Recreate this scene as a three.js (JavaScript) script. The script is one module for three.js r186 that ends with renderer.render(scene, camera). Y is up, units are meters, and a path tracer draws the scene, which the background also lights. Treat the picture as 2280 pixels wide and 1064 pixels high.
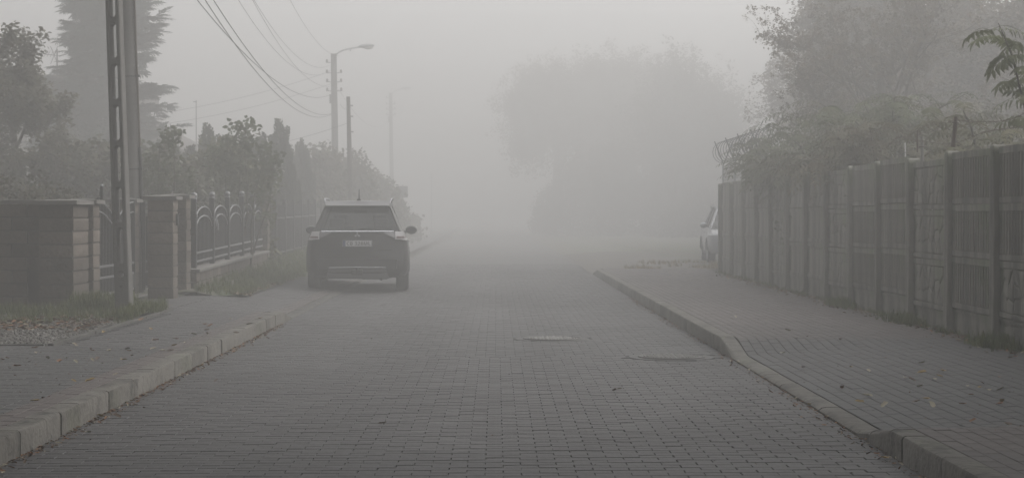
import * as THREE from 'three';
import { mergeGeometries, mergeVertices, toCreasedNormals } from 'three/addons/utils/BufferGeometryUtils.js';
import { RoundedBoxGeometry } from 'three/addons/geometries/RoundedBoxGeometry.js';
import { Brush, Evaluator, SUBTRACTION } from 'three-bvh-csg';

// ---------------------------------------------------------------- camera, sky, sun, exposure, fog
const EYE = 1.41;                                   // a person's chest-high shot, looking along the road (-z)
const scene = new THREE.Scene();
const camera = new THREE.PerspectiveCamera(15.536, 2280 / 1064, 0.1, 1200);
camera.position.set(0, EYE, 0);
camera.lookAt(36 / 39, EYE - 54 / 39, -100);
scene.add(camera);

const SUN = new THREE.Vector3(0.74, 0.52, -0.42).normalize();
{
  const W = 256, H = 128, data = new Float32Array(W * H * 4), v = new THREE.Vector3();
  for (let j = 0; j < H; j++) for (let i = 0; i < W; i++) {
    const el = ((j + 0.5) / H - 0.5) * Math.PI, az = ((i + 0.5) / W - 0.5) * 2 * Math.PI;
    v.set(Math.cos(el) * Math.cos(az), Math.sin(el), Math.cos(el) * Math.sin(az));
    const up = Math.max(0, v.y), c = Math.max(0, v.dot(SUN));
    const base = 0.9 * (1 + 0.8 * up) / 1.8 + 0.2;
    const glow = 1.25 * Math.pow(c, 3) + 0.7 * Math.pow(c, 14);
    const k = v.y < 0 ? 0.25 : 1, o = (j * W + i) * 4;
    data[o] = k * (base * 0.985 + glow * 1.03); data[o + 1] = k * (base * 0.985 + glow * 0.99); data[o + 2] = k * (base * 0.995 + glow * 0.945); data[o + 3] = 1;
  }
  const sky = new THREE.DataTexture(data, W, H, THREE.RGBAFormat, THREE.FloatType);
  sky.mapping = THREE.EquirectangularReflectionMapping;
  sky.magFilter = THREE.LinearFilter; sky.minFilter = THREE.LinearFilter; sky.needsUpdate = true;
  scene.background = sky; scene.environment = sky;
}
const sun = new THREE.DirectionalLight(new THREE.Color(1.0, 0.955, 0.9), 1.5);
sun.position.copy(SUN).multiplyScalar(120).add(new THREE.Vector3(0, 0, -35));
sun.target.position.set(0, 0, -35);
sun.castShadow = true; sun.shadow.radius = 30; sun.shadow.mapSize.set(2048, 2048);
Object.assign(sun.shadow.camera, { left: -60, right: 60, top: 60, bottom: -60, near: 1, far: 300 });
scene.add(sun, sun.target);
scene.fog = new THREE.FogExp2(new THREE.Color(1.0, 0.995, 0.985), 0.0235);

const renderer = new THREE.WebGLRenderer({ antialias: true });
renderer.setSize(1024, 477);
renderer.toneMapping = THREE.LinearToneMapping;
renderer.toneMappingExposure = 1.7;
renderer.shadowMap.enabled = true;

// ---------------------------------------------------------------- helpers
function rng(seed) { let a = seed >>> 0; return () => { a = (a + 0x6D2B79F5) >>> 0; let t = Math.imul(a ^ (a >>> 15), 1 | a); t = (t + Math.imul(t ^ (t >>> 7), 61 | t)) ^ t; return ((t ^ (t >>> 14)) >>> 0) / 4294967296; }; }
const R0 = rng(7);
const rr = (a, b, r = R0) => a + (b - a) * r();
const clamp = (x, a = 0, b = 1) => Math.min(b, Math.max(a, x));
const smooth = (a, b, x) => { const t = clamp((x - a) / (b - a)); return t * t * (3 - 2 * t); };
const V = (x, y, z) => new THREE.Vector3(x, y, z);
const names = {};
function numbered(n) { const k = names[n] = (names[n] ?? -1) + 1; return k ? `${n}_${String(k).padStart(3, '0')}` : n; }
function tag(o, label, category, group, kind) {
  o.userData.label = label; o.userData.category = category;
  if (group) o.userData.group = group;
  if (kind) o.userData.kind = kind;
  return o;
}
function shadows(m) { m.castShadow = true; m.receiveShadow = true; return m; }
function thing(name, label, category, [x, y, z] = [0, 0, 0], turn = 0, group) {
  const o = new THREE.Group(); o.name = numbered(name); o.position.set(x, y, z); o.rotation.y = turn; scene.add(o);
  return tag(o, label, category, group);
}
function part(name, geo, mat, parent, pos) {
  const m = shadows(new THREE.Mesh(geo, mat)); m.name = name; parent.add(m);
  if (pos) m.position.set(...pos);
  return m;
}
function solo(name, geo, mat, label, category, group, kind) {
  const m = shadows(new THREE.Mesh(geo, mat)); m.name = numbered(name); scene.add(m);
  return tag(m, label, category, group, kind);
}
function many(name, geo, mat, mats, parent, colors) {
  const m = shadows(new THREE.InstancedMesh(geo, mat, mats.length)); m.name = parent ? name : numbered(name);
  for (let i = 0; i < mats.length; i++) { m.setMatrixAt(i, mats[i]); if (colors) m.setColorAt(i, colors[i]); }
  m.userData.kind = 'stuff'; (parent ?? scene).add(m);
  return m;
}
const _q = new THREE.Quaternion(), _e = new THREE.Euler();
function mat4(p, rx, ry, rz, sx, sy = sx, sz = sx) { _e.set(rx, ry, rz); _q.setFromEuler(_e); return new THREE.Matrix4().compose(p, _q.clone(), V(sx, sy, sz)); }

// uv in metres from position and face normal
function metricUV(geo, ox = 0, oy = 0) {
  const g = geo.index ? geo.toNonIndexed() : geo; if (!g.attributes.normal) g.computeVertexNormals();
  const p = g.attributes.position, uv = new Float32Array(p.count * 2), a = V(0, 0, 0), b = V(0, 0, 0), c = V(0, 0, 0);
  for (let i = 0; i < p.count; i += 3) {
    a.fromBufferAttribute(p, i); b.fromBufferAttribute(p, i + 1); c.fromBufferAttribute(p, i + 2);
    const n = b.clone().sub(a).cross(c.clone().sub(a)), x = Math.abs(n.x), y = Math.abs(n.y), z = Math.abs(n.z);
    [a, b, c].forEach((v, k) => { const [s, t] = x > y && x > z ? [v.z, v.y] : y > z ? [v.x, v.z] : [v.x, v.y]; uv[(i + k) * 2] = s + ox; uv[(i + k) * 2 + 1] = t + oy; });
  }
  g.setAttribute('uv', new THREE.BufferAttribute(uv, 2));
  return g;
}
const strip = g => { const h = g.index ? g.toNonIndexed() : g; for (const k of Object.keys(h.attributes)) if (!['position', 'normal', 'uv'].includes(k)) h.deleteAttribute(k); return h; };
const merge = list => mergeGeometries(list.map(strip));
const at = (g, x, y, z, rx = 0, ry = 0, rz = 0) => g.applyMatrix4(mat4(V(x, y, z), rx, ry, rz, 1));
const bx = (w, h, d, x = 0, y = 0, z = 0) => new THREE.BoxGeometry(w, h, d).translate(x, y, z);
const rbx = (w, h, d, r, x = 0, y = 0, z = 0) => new RoundedBoxGeometry(w, h, d, 1, r).translate(x, y, z);
function bar(a, b, r0, r1 = r0, n = 8) {
  const d = b.clone().sub(a), g = new THREE.CylinderGeometry(r1, r0, d.length(), n, 1);
  g.applyQuaternion(new THREE.Quaternion().setFromUnitVectors(V(0, 1, 0), d.normalize()));
  return g.translate((a.x + b.x) / 2, (a.y + b.y) / 2, (a.z + b.z) / 2);
}
function tube(pts, r, seg = 24, n = 6) { return new THREE.TubeGeometry(new THREE.CatmullRomCurve3(pts), seg, r, n); }
function raw(pos, idx) { const g = new THREE.BufferGeometry(); g.setAttribute('position', new THREE.Float32BufferAttribute(pos, 3)); g.setAttribute('uv', new THREE.Float32BufferAttribute(new Float32Array(pos.length / 3 * 2), 2)); g.setIndex(idx); g.computeVertexNormals(); return g; }
// a hexahedron from 8 corners: 0-3 one face (ring), 4-7 the opposite face in the same order
function hexa(c) { const p = [], idx = []; const quad = (i, j, k, l) => { const s = p.length / 3; for (const q of [i, j, k, l]) p.push(c[q].x, c[q].y, c[q].z); idx.push(s, s + 1, s + 2, s, s + 2, s + 3); };
  quad(0, 1, 2, 3); quad(7, 6, 5, 4); quad(4, 5, 1, 0); quad(5, 6, 2, 1); quad(6, 7, 3, 2); quad(7, 4, 0, 3); return raw(p, idx).toNonIndexed(); }

// ---------------------------------------------------------------- textures and materials
function vnoise(seed, P) {           // periodic value noise on a P x P lattice
  const r = rng(seed), t = new Float32Array(P * P).map(() => r());
  return (x, y) => { const xi = Math.floor(x), yi = Math.floor(y), fx = x - xi, fy = y - yi, u = fx * fx * (3 - 2 * fx), v = fy * fy * (3 - 2 * fy), m = k => ((k % P) + P) % P;
    const g = (i, j) => t[m(j) * P + m(i)];
    return (g(xi, yi) * (1 - u) + g(xi + 1, yi) * u) * (1 - v) + (g(xi, yi + 1) * (1 - u) + g(xi + 1, yi + 1) * u) * v; };
}
function fbm(seed, base, oct) { const f = Array.from({ length: oct }, (_, k) => vnoise(seed + k * 17, base << k)); return (x, y) => { let s = 0, a = 0.5, n = 0; f.forEach((q, k) => { s += a * q(x * (base << k), y * (base << k)); n += a; a *= 0.55; }); return s / n; }; }
const toS = x => Math.round(255 * (x <= 0.0031308 ? 12.92 * x : 1.055 * Math.pow(clamp(x), 1 / 2.4) - 0.055));
function texture(size, f, metres, color = true) {
  const d = new Uint8Array(size * size * 4);
  for (let j = 0; j < size; j++) for (let i = 0; i < size; i++) { const c = f(i / size, j / size), o = (j * size + i) * 4; for (let k = 0; k < 3; k++) { const x = Array.isArray(c) ? c[k] : c; d[o + k] = color ? toS(clamp(x)) : Math.round(255 * clamp(x)); } d[o + 3] = 255; }
  const t = new THREE.DataTexture(d, size, size); t.wrapS = t.wrapT = THREE.RepeatWrapping; t.magFilter = THREE.LinearFilter; t.minFilter = THREE.LinearMipmapLinearFilter; t.generateMipmaps = true;
  t.repeat.set(1 / metres, 1 / metres); if (color) t.colorSpace = THREE.SRGBColorSpace; t.needsUpdate = true; return t;
}
const N = { a: fbm(11, 4, 5), b: fbm(23, 6, 5), c: fbm(37, 16, 4), d: fbm(51, 3, 3), e: fbm(71, 40, 3), f: fbm(91, 64, 2) };
const T = {};
T.concrete = texture(512, (x, y) => { const k = 0.78 + 0.5 * (N.a(x, y) - 0.5) + 0.28 * (N.e(x, y) - 0.5) - 0.5 * smooth(0.62, 0.8, N.c(x, y)) * 0.25; return [k, k * 0.985, k * 0.955]; }, 1.6);
T.kerb = texture(512, (x, y) => { const k = 0.78 + 0.62 * (N.a(x, y) - 0.5) + 0.34 * (N.e(x, y) - 0.5) - 0.3 * smooth(0.55, 0.7, N.c(x, y)) - 0.3 * smooth(0.56, 0.72, N.b(x, y)), m = smooth(0.5, 0.7, N.d(x, y)); return [k * (1 - 0.06 * m), k * (0.98 - 0.02 * m), k * (0.94 - 0.12 * m)]; }, 1.3);
T.concreteBump = texture(512, (x, y) => 0.5 + 0.5 * (N.e(x, y) - 0.5) + 0.5 * (N.f(x, y) - 0.5) - 0.4 * smooth(0.66, 0.74, N.c(x, y)), 1.6, false);
T.fine = texture(256, (x, y) => 0.74 + 0.36 * (N.f(x, y) - 0.5) + 0.30 * (N.c(x, y) - 0.5), 0.9);
T.fineBump = texture(256, (x, y) => 0.5 + 0.9 * (N.f(x, y) - 0.5) + 0.5 * (N.e(x, y) - 0.5), 0.9, false);
T.stone = texture(512, (x, y) => { const k = 0.72 + 0.45 * (N.b(x, y) - 0.5) + 0.4 * (N.e(x, y) - 0.5); return [k, k * 0.93, k * 0.86]; }, 1.1);
T.stoneBump = texture(512, (x, y) => 0.5 + 0.8 * (N.c(x, y) - 0.5) + 0.55 * (N.e(x, y) - 0.5), 1.1, false);
T.ground = texture(512, (x, y) => { const m = smooth(0.4, 0.62, N.b(x, y)), k = 0.6 + 0.8 * (N.e(x, y) - 0.5); return [k * (0.30 - 0.12 * m), k * (0.27 - 0.03 * m), k * (0.2 - 0.1 * m)]; }, 3.2);
T.far = texture(512, (x, y) => { const k = 0.72 + 0.5 * (N.a(x, y) - 0.5) + 0.4 * (N.e(x, y) - 0.5); return [k, k * 0.99, k * 0.98]; }, 4);
T.panel = texture(512, (x, y) => { const st = fbm2(x, y * 0.12), k = 0.74 + 0.4 * (N.a(x, y) - 0.5) + 0.25 * (N.e(x, y) - 0.5) - 0.42 * smooth(0.46, 0.72, st), m = smooth(0.48, 0.66, N.b(x, y)); return [k * (1 - 0.22 * m), k * (0.985 - 0.12 * m), k * (0.94 - 0.28 * m)]; }, 2.3);
function fbm2(x, y) { return N.c(x, y); }
T.bark = texture(256, (x, y) => { const k = 0.5 + 0.8 * (fb(x * 3 % 1, y) - 0.5); return [k, k * 0.92, k * 0.82]; }, 0.8);
function fb(x, y) { return N.c(x, y); }

const mat = (r, g, b, rough = 0.85, extra = {}) => { const { metalness = 0, ...rest } = extra; return new THREE.MeshStandardMaterial({ color: new THREE.Color().setRGB(r, g, b), roughness: rough, metalness, side: THREE.DoubleSide, ...rest }); };
const phys = (r, g, b, o) => new THREE.MeshPhysicalMaterial({ color: new THREE.Color().setRGB(r, g, b), side: THREE.DoubleSide, ...o });
const M = {
  kerb: mat(0.16, 0.155, 0.145, 0.85, { map: T.kerb, bumpMap: T.concreteBump, bumpScale: 0.009 }),
  joint: mat(0.052, 0.051, 0.049, 0.95, { map: T.fine }),
  far: mat(0.11, 0.109, 0.108, 0.85, { map: T.far }),
  ground: mat(0.55, 0.55, 0.55, 1, { map: T.ground }),
  dirt: mat(0.14, 0.13, 0.115, 1, { map: T.far }),
  block: [0, 1, 2, 3].map(k => mat(0.155 + 0.03 * (k - 1.5), 0.138 + 0.027 * (k - 1.5), 0.123 + 0.024 * (k - 1.5), 0.92, { map: T.stone, bumpMap: T.stoneBump, bumpScale: 0.012 })),
  mortar: mat(0.04, 0.037, 0.034, 0.95),
  slab: mat(0.22, 0.212, 0.205, 0.8, { map: T.concrete, bumpMap: T.concreteBump, bumpScale: 0.003 }),
  pole: mat(0.15, 0.148, 0.144, 0.85, { map: T.concrete, bumpMap: T.concreteBump, bumpScale: 0.005 }),
  polePale: mat(0.26, 0.256, 0.25, 0.85, { map: T.concrete, bumpMap: T.concreteBump, bumpScale: 0.003 }),
  panel: [0, 1, 2].map(k => mat(0.255 + 0.02 * k, 0.247 + 0.02 * k, 0.225 + 0.02 * k, 0.92, { map: T.panel, bumpMap: T.concreteBump, bumpScale: 0.006 })),
  iron: mat(0.05, 0.05, 0.052, 0.55, { metalness: 0.3 }),
  ironPale: mat(0.22, 0.22, 0.23, 0.5, { metalness: 0.5 }),
  sheet: mat(0.035, 0.037, 0.036, 0.9),
  dark: mat(0.02, 0.02, 0.021, 0.8),
  galv: mat(0.34, 0.35, 0.36, 0.5, { metalness: 0.6 }),
  rust: mat(0.10, 0.075, 0.06, 0.9),
  cable: mat(0.025, 0.025, 0.027, 0.7),
  wood: mat(0.11, 0.095, 0.08, 0.95, { map: T.bark }),
  bark: mat(0.14, 0.12, 0.10, 0.95, { map: T.bark }),
  wall: mat(0.42, 0.41, 0.39, 0.9, { map: T.concrete }),
  roof: mat(0.12, 0.105, 0.10, 0.9, { map: T.concrete }),
  glass: mat(0.03, 0.035, 0.04, 0.15),
  white: mat(0.7, 0.7, 0.7, 0.6),
};
const leafMat = (r, g, b, t = 0.35) => phys(r, g, b, { roughness: 0.75, transmission: t, thickness: 0, specularIntensity: 0.4 });
// ---------------------------------------------------------------- the ground, the road and the pavements
const XL = -2.77, XR = 2.31, KW = 0.15;              // road edges (kerb faces) and kerb width
const hLeft = (x, d) => { const w = smooth(22.7, 23.8, d) * (1 - smooth(58, 60, d)), e = clamp((x + 4.4) / 1.45); return 0.15 - 0.115 * w * e; };
const hRight = (x, d) => { const w = smooth(10.2, 11.15, d) * (1 - smooth(17.0, 18.0, d)), e = clamp((4.3 - x) / 1.85); return 0.15 - 0.115 * w * e; };
function sheet(xs, ds, h) {                          // a sheet over a grid of x and distance values
  const p = [], idx = [], n = xs.length;
  for (const d of ds) for (const x of xs) p.push(x, h(x, d), -d);
  for (let j = 0; j + 1 < ds.length; j++) for (let i = 0; i + 1 < n; i++) { const a = j * n + i, b = a + 1, c = a + n, e = c + 1; idx.push(a, b, c, b, e, c); }
  const g = raw(p, idx), uv = g.attributes.uv; for (let i = 0; i < uv.count; i++) uv.setXY(i, p[i * 3], p[i * 3 + 2]);
  return g;
}
const range = (a, b, s) => { const o = []; for (let x = a; x < b - 1e-6; x += s) o.push(x); o.push(b); return o; };
const hGround = (x, d) => x > XL - 0.2 && x < XR + 0.2 ? -0.1 : x < XL ? -0.06 + 0.26 * smooth(-5, -8, x) : -0.06 + 0.16 * smooth(4.9, 5.4, x);
solo('ground', sheet([-160, -60, -25, -12, -8, -5, -3.1, -2.96, 2.5, 2.64, 4.9, 5.4, 8, 14, 30, 70, 160], range(-25, 320, 15), hGround), M.ground, 'bare grassy ground around the road and behind the fences', 'ground', null, 'structure');

// wavy paving brick, 20 x 10 cm, chamfered; top at y = 0
function paver(L, W, wave, depth = 0.035) {
  const out = [], K = 4; for (let k = 0; k <= K; k++) { const t = -1 + 2 * k / K; out.push([t * L, -W + wave * Math.sin(t * L * 20 * Math.PI)]); }
  for (let k = K; k >= 0; k--) { const t = -1 + 2 * k / K; out.push([t * L, W + wave * Math.sin(t * L * 20 * Math.PI)]); }
  const n = out.length, p = [], idx = [];
  for (const [x, z] of out) p.push(x * (1 - 0.003 / L), 0, z * (1 - 0.003 / W));
  for (let k = 0; k < 2; k++) for (const [x, z] of out) p.push(x, k ? -depth : -0.0035, z);
  for (let k = 0; k < K; k++) { const a = k, b = k + 1, c = n - 2 - k, e = n - 1 - k; idx.push(a, e, b, b, e, c); }
  for (let r = 0; r < 2; r++) for (let k = 0; k < n; k++) { const a = r * n + k, b = r * n + (k + 1) % n; idx.push(a, b, a + n, b, b + n, a + n); }
  const g = raw(p, idx).toNonIndexed(); g.computeVertexNormals(); return metricUV(g, L * 3, W * 7);
}
const roadTones = [0.074, 0.08, 0.085, 0.092].map(k => mat(k * 1.0, k * 0.972, k * 0.99, 0.72, { map: T.fine, bumpMap: T.fineBump, bumpScale: 0.002 }));
const redTones = [0.112, 0.12, 0.13].map(k => mat(k * 1.12, k * 0.95, k * 0.905, 0.8, { map: T.fine, bumpMap: T.fineBump, bumpScale: 0.002 }));
const greyTones = [0.092, 0.1, 0.108].map(k => mat(k, k * 1.005, k * 1.01, 0.8, { map: T.fine, bumpMap: T.fineBump, bumpScale: 0.002 }));
const whiteFine = mat(1, 1, 1, 0.76, { map: T.fine, bumpMap: T.fineBump, bumpScale: 0.002 });
const wavy = paver(0.0982, 0.0481, 0.0045), straight = paver(0.0982, 0.0482, 0), longways = paver(0.0982, 0.0482, 0).rotateY(Math.PI / 2);
const blob = fbm(301, 6, 4);
function lay(parent, spots, geo, tones, base) {      // 300 nearest as parts, the rest as one
  spots.sort((a, b) => a.d - b.d);
  const inView = s => s.d > 9.2 && Math.abs(s.x / s.d - 36 / 3900) < 0.305 && s.d * 0 + 1;
  let n = 0; const mats = [], cols = [];
  for (const s of spots) {
    const up = V(-s.sx, 1, s.sz).normalize();
    const q = new THREE.Quaternion().setFromUnitVectors(V(0, 1, 0), up).multiply(new THREE.Quaternion().setFromEuler(new THREE.Euler(rr(-0.008, 0.008), rr(-0.01, 0.01), rr(-0.006, 0.006))));
    const g = s.geo ?? geo, red = s.red ?? 0;
    if (n < 300 && inView(s)) { n++; const m = part(`paver${n > 1 ? '_' + String(n - 1).padStart(3, '0') : ''}`, g, (red ? redTones : tones)[Math.floor(R0() * (red ? redTones : tones).length)], parent, [s.x, s.y, -s.d]); m.quaternion.copy(q); if (s.len) m.scale.x = s.len; continue; }
    const k = base * 0.5 * (0.87 + 0.26 * R0()) * (0.66 + 0.68 * blob(s.x * 0.05 + 0.5, s.d * 0.04)) * (0.97 + 0.075 * Math.cos((s.x + 0.25) * 4.2)) * (1 - 0.2 * smooth(0.56, 0.66, blob(s.x * 0.11 + 0.2, s.d * 0.06 + 0.37))) * (R0() < 0.025 ? 0.74 : R0() < 0.02 ? 1.2 : 1);
    (s.red ? mats.red ??= [] : mats).push(new THREE.Matrix4().compose(V(s.x, s.y, -s.d), q, V(s.len ?? 1, 1, 1)));
    (s.red ? cols.red ??= [] : cols).push(s.red ? new THREE.Color(k * 1.13, k * 0.97, k * 0.93) : new THREE.Color(k, k * 0.975, k * 0.99));
  }
  const put = (ms, cs, gg) => ms && ms.length && many('paver_field', gg, whiteFine, ms, parent, cs);
  put(mats, cols, geo); put(mats.red, cols.red, longways);
}
{ // road
  const road = solo('road', sheet([XL, -1, 1, XR], range(-6, 62, 4), () => -0.009), M.joint, 'grey road of wavy paving bricks running into the fog', 'road', null, 'structure');
  const spots = []; let row = 0;
  const holes = [[0.64, 19.85, 0.40], [1.74, 17.3, 0.42]];
  for (let d = 7.2; d < 50; d += 0.1, row++) {
    const off = (row & 1 ? 0.1 : 0) + (d > 17.35 ? 0.055 : 0), sag = 0.0;
    for (let x = XL + 0.01 - 0.4 + off; x < XR + 0.2; x += 0.2) {
      const cx = x + 0.1; if (cx < XL - 0.07 || cx > XR + 0.07) continue; if (cx < XL + 0.1 || cx > XR - 0.1) { const l = cx < 0, e0 = l ? XL + 0.004 : cx - 0.0975, e1 = l ? cx + 0.0975 : XR - 0.004; if (e1 - e0 > 0.03) spots.push({ x: (e0 + e1) / 2, d, y: rr(-0.0015, 0.0015), sx: 0, sz: 0, len: (e1 - e0) / 0.195 }); continue; }
      if (holes.some(([hx, hd, r]) => Math.hypot(cx - hx, d - hd) < r)) continue;
      spots.push({ x: cx + rr(-0.002, 0.002), d, y: rr(-0.0018, 0.0018) + 0.006 * (blob(cx * 0.07 + 0.3, d * 0.045) - 0.5), sx: 0, sz: 0 });
    }
  }
  lay(road, spots, wavy, roadTones, 0.21);
  part('road_surface', sheet([XL, XR], range(50.05, 300, 25), () => 0.0), M.far, road);
}
const leftX = d => d < 16.85 ? -8.5 : d > 22.4 && d < 27.3 ? -5.55 : -4.28;
{ // left pavement
  const side = new THREE.Group(); side.name = 'pavement_left'; scene.add(side); tag(side, 'grey brick pavement with a reddish course along the left kerb', 'pavement', null, 'structure');
  part('bed', merge([sheet(range(-8.6, XL - KW, 0.3), range(-4, 16.9, 1), (x, d) => hLeft(x, d) - 0.014), sheet(range(-4.3, XL - KW, 0.23), range(16.9, 62, 0.4), (x, d) => hLeft(x, d) - 0.014), sheet(range(-5.6, -4.3, 0.3), range(22.45, 27.3, 1), (x, d) => hLeft(x, d) - 0.014)]), M.joint, side);
  const spots = []; let row = 0;
  const put = (x, d, geo, red) => spots.push({ x, d, y: hLeft(x, d) + rr(-0.0015, 0.0015), sx: (hLeft(x + 0.02, d) - hLeft(x - 0.02, d)) / 0.04, sz: (hLeft(x, d + 0.02) - hLeft(x, d - 0.02)) / 0.04, geo, red });
  for (let d = 7; d < 46; d += 0.1, row++) { if (row & 1) { put(XL - KW - 0.262, d); spots[spots.length - 1].len = 0.46; } for (let x = XL - KW - 0.312 - (row & 1 ? 0.1 : 0); x > leftX(d) + 0.05; x -= 0.2) put(x, d); }
  for (let k = 0; k < 2; k++) for (let d = 7 + k * 0.1; d < 46; d += 0.2) put(XL - KW - 0.06 - k * 0.1, d, longways, 1);
  lay(side, spots, straight, greyTones, 0.205);
  part('far_surface', sheet([-4.3, XL - KW], range(46.1, 150, 12), () => 0.15), M.far, side);
}
const rightRed = (x, d) => d < 10.45 + 0.28 * (x - 2.5) || d > 17.6;
{ // right pavement
  const side = new THREE.Group(); side.name = 'pavement_right'; scene.add(side); tag(side, 'reddish brick pavement with a grey driveway dip beside the panel fence', 'pavement', null, 'structure');
  part('bed', sheet(range(XR + KW, 4.86, 0.3), range(-4, 41.4, 0.4), (x, d) => hRight(x, d) - 0.014), M.joint, side);
  const spots = []; let row = 0;
  const put = (x, d, geo, red) => spots.push({ x, d, y: hRight(x, d) + rr(-0.0015, 0.0015), sx: (hRight(x + 0.02, d) - hRight(x - 0.02, d)) / 0.04, sz: (hRight(x, d + 0.02) - hRight(x, d - 0.02)) / 0.04, geo, red });
  for (let d = 7; d < 41; d += 0.2, row++) for (let k = 0, x = XR + KW + 0.06; x < 4.82; x += 0.1, k++) put(x, d + (k & 1 ? 0.1 : 0), longways, rightRed(x, d) ? 1 : 0);
  // both tones are laid lengthways here
  lay(side, spots, longways, greyTones, 0.215);
}
// kerbs: stones 0.86 m long whose top follows the drops
function kerbStone(x, w, d0, d1, h0, h1, face) {     // face: +1 faces +x, -1 faces -x
  const prof = h => { const r = Math.min(0.022, Math.max(0.006, h * 0.3)); const e = 0.055 - 0.13 * h > 0 ? clamp((0.1 - h) / 0.08) * 0.05 : 0; return [[0, -0.16], [0, h - r - e * 0.3], [-r * 0.35 - e * 0.4, h - r * 0.3 - e * 0.08], [-r - e, h], [-w + 0.006, h], [-w, h - 0.006], [-w, -0.16]]; };
  const a = prof(h0), b = prof(h1), p = [], idx = [], n = a.length;
  for (const [pr, d] of [[a, d0], [b, d1]]) for (const [u, v] of pr) p.push(x + face * u, v, -d);
  for (let k = 0; k < n; k++) { const i = k, j = (k + 1) % n; idx.push(i, j, i + n, j, j + n, i + n); }
  for (let k = 1; k < n - 1; k++) { idx.push(0, k, k + 1); idx.push(n, n + k + 1, n + k); }
  let g = raw(p, idx).toNonIndexed(); g.computeVertexNormals(); return metricUV(toCreasedNormals(g, 0.6), d0 * 1.7, d0);
}
M.kerbOld = M.kerb.clone(); M.kerbOld.color.setRGB(0.10, 0.098, 0.095);
const kerbTones = [-0.03, -0.01, 0.012, 0.03].map(k => { const m = M.kerb.clone(); m.color.setRGB(0.162 + k * 0.8, 0.155 + k * 0.8, 0.143 + k * 0.8); return m; });
function kerb(name, label, x, face, d0, d1, joint, h) {
  const k = new THREE.Group(); k.name = name; scene.add(k); tag(k, label, 'kerb', null, 'structure');
  for (let d = joint - 0.86 * Math.ceil((joint - d0) / 0.86); d < d1; d += 0.86) {
    const cuts = [d, ...[10.2, 11.15, 17.0, 18.0, 22.7, 23.8].filter(c => c > d + 0.15 && c < d + 0.71), d + 0.86];
    for (let i = 0; i + 1 < cuts.length; i++) part('kerb_stone', kerbStone(x + rr(-0.004, 0.004), KW, cuts[i] + 0.006, cuts[i + 1] - 0.006, h(cuts[i]) + rr(-0.002, 0.002), h(cuts[i + 1]) + rr(-0.002, 0.002), face), d > 23.2 && face > 0 ? M.kerbOld : kerbTones[Math.floor(R0() * 4)], k);
  }
  return k;
}
kerb('kerb_left', 'pale concrete kerb on the left that drops flush before the car', XL, 1, 7, 52, 10.8, d => 0.155 - 0.128 * smooth(22.7, 23.8, d));
kerb('kerb_right', 'concrete kerb on the right with a dip at the driveway', XR, -1, 7, 41.6, 9.9, d => 0.155 - 0.12 * smooth(10.2, 11.15, d) * (1 - smooth(17.0, 18.0, d)) - 0.13 * smooth(40.2, 41.5, d));
solo('yard_entrance', sheet(range(XR, 14, 1.5), range(41.45, 62, 2), (x, d) => 0.1 - 0.09 * smooth(4, XR, x) + 0.02 * Math.sin(x * 2 + d)), M.dirt, 'pale dirt entrance beyond the end of the right fence', 'dirt ground', null, 'structure');
const hVerge = (x, d) => 0.14 + smooth(-4.0, -4.95, x) * (0.06 + 0.0185 * (d - 27)) + 0.015 * Math.sin(x * 9 + d * 3);
solo('verge_left', sheet(range(-5.1, -3.93, 0.13), range(27.35, 60, 0.6), hVerge), M.ground, 'grassy verge below the low wall of the iron fence', 'verge', null, 'structure');
const hPatch = (x, d) => 0.155 + 0.03 * smooth(18, 22, d) + 0.02 * Math.sin(x * 4) * Math.sin(d * 3) * smooth(16.9, 18, d);
solo('gravel_patch', sheet(range(-9, -4.32, 0.26), range(16.95, 23.6, 0.3), hPatch), M.dirt, 'gravel patch in front of the stone wall', 'gravel ground', null, 'structure');
{ // narrow edging stones round the gravel patch
  const k = new THREE.Group(); k.name = 'edging'; scene.add(k); tag(k, 'thin concrete edging between pavement and gravel patch', 'edging', null, 'structure');
  for (let d = 16.9; d < 22.3; d += 0.9) part('edging_stone', metricUV(rbx(0.06, 0.2, 0.89, 0.008, -4.3 + rr(-0.005, 0.005), 0.07, -(d + 0.45))), M.kerbOld, k);
  for (let x = -4.35; x > -8.5; x -= 0.9) part('edging_stone', metricUV(rbx(0.89, 0.2, 0.06, 0.008, x - 0.45, 0.065 + rr(-0.004, 0.004), -16.9)), M.kerbOld, k);
}
// manhole covers
function manhole(x, d, r, label, tone) {
  const t = thing('manhole_cover', label, 'manhole cover', [x, 0, -d]);
  const M1 = mat(0.10, 0.098, 0.096, 0.75, { map: T.fine }), M2 = mat(tone, tone * 0.985, tone * 0.96, 0.4, { metalness: 0.2 }), M3 = mat(0.10, 0.098, 0.095, 0.6, { metalness: 0.4 });
  part('collar', merge([metricUV(new THREE.CylinderGeometry(r + 0.11, r + 0.11, 0.05, 40), 0, 0).translate(0, -0.021, 0)]), M1, t);
  part('rim', new THREE.TorusGeometry(r + 0.012, 0.012, 6, 48).rotateX(Math.PI / 2).scale(1, 0.9, 1).translate(0, 0.006, 0), M3, t);
  const lid = part('lid', new THREE.CylinderGeometry(r, r, 0.03, 40).translate(0, -0.006, 0), M3, t);
  const studs = []; const s = 0.052; let k = 0;
  for (let i = -7; i <= 7; i++) for (let j = -7; j <= 7; j++) { const px = i * s + (j & 1 ? s / 2 : 0), pz = j * s; if (Math.hypot(px, pz) > r - 0.04) continue; studs.push(at(bx(0.032, 0.01, 0.016), px, 0.0135, pz, 0, (k++ & 1 ? 1 : -1) * 0.7, 0)); }
  part('studs', merge(studs), M2, lid).userData.kind = 'stuff';
}
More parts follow.
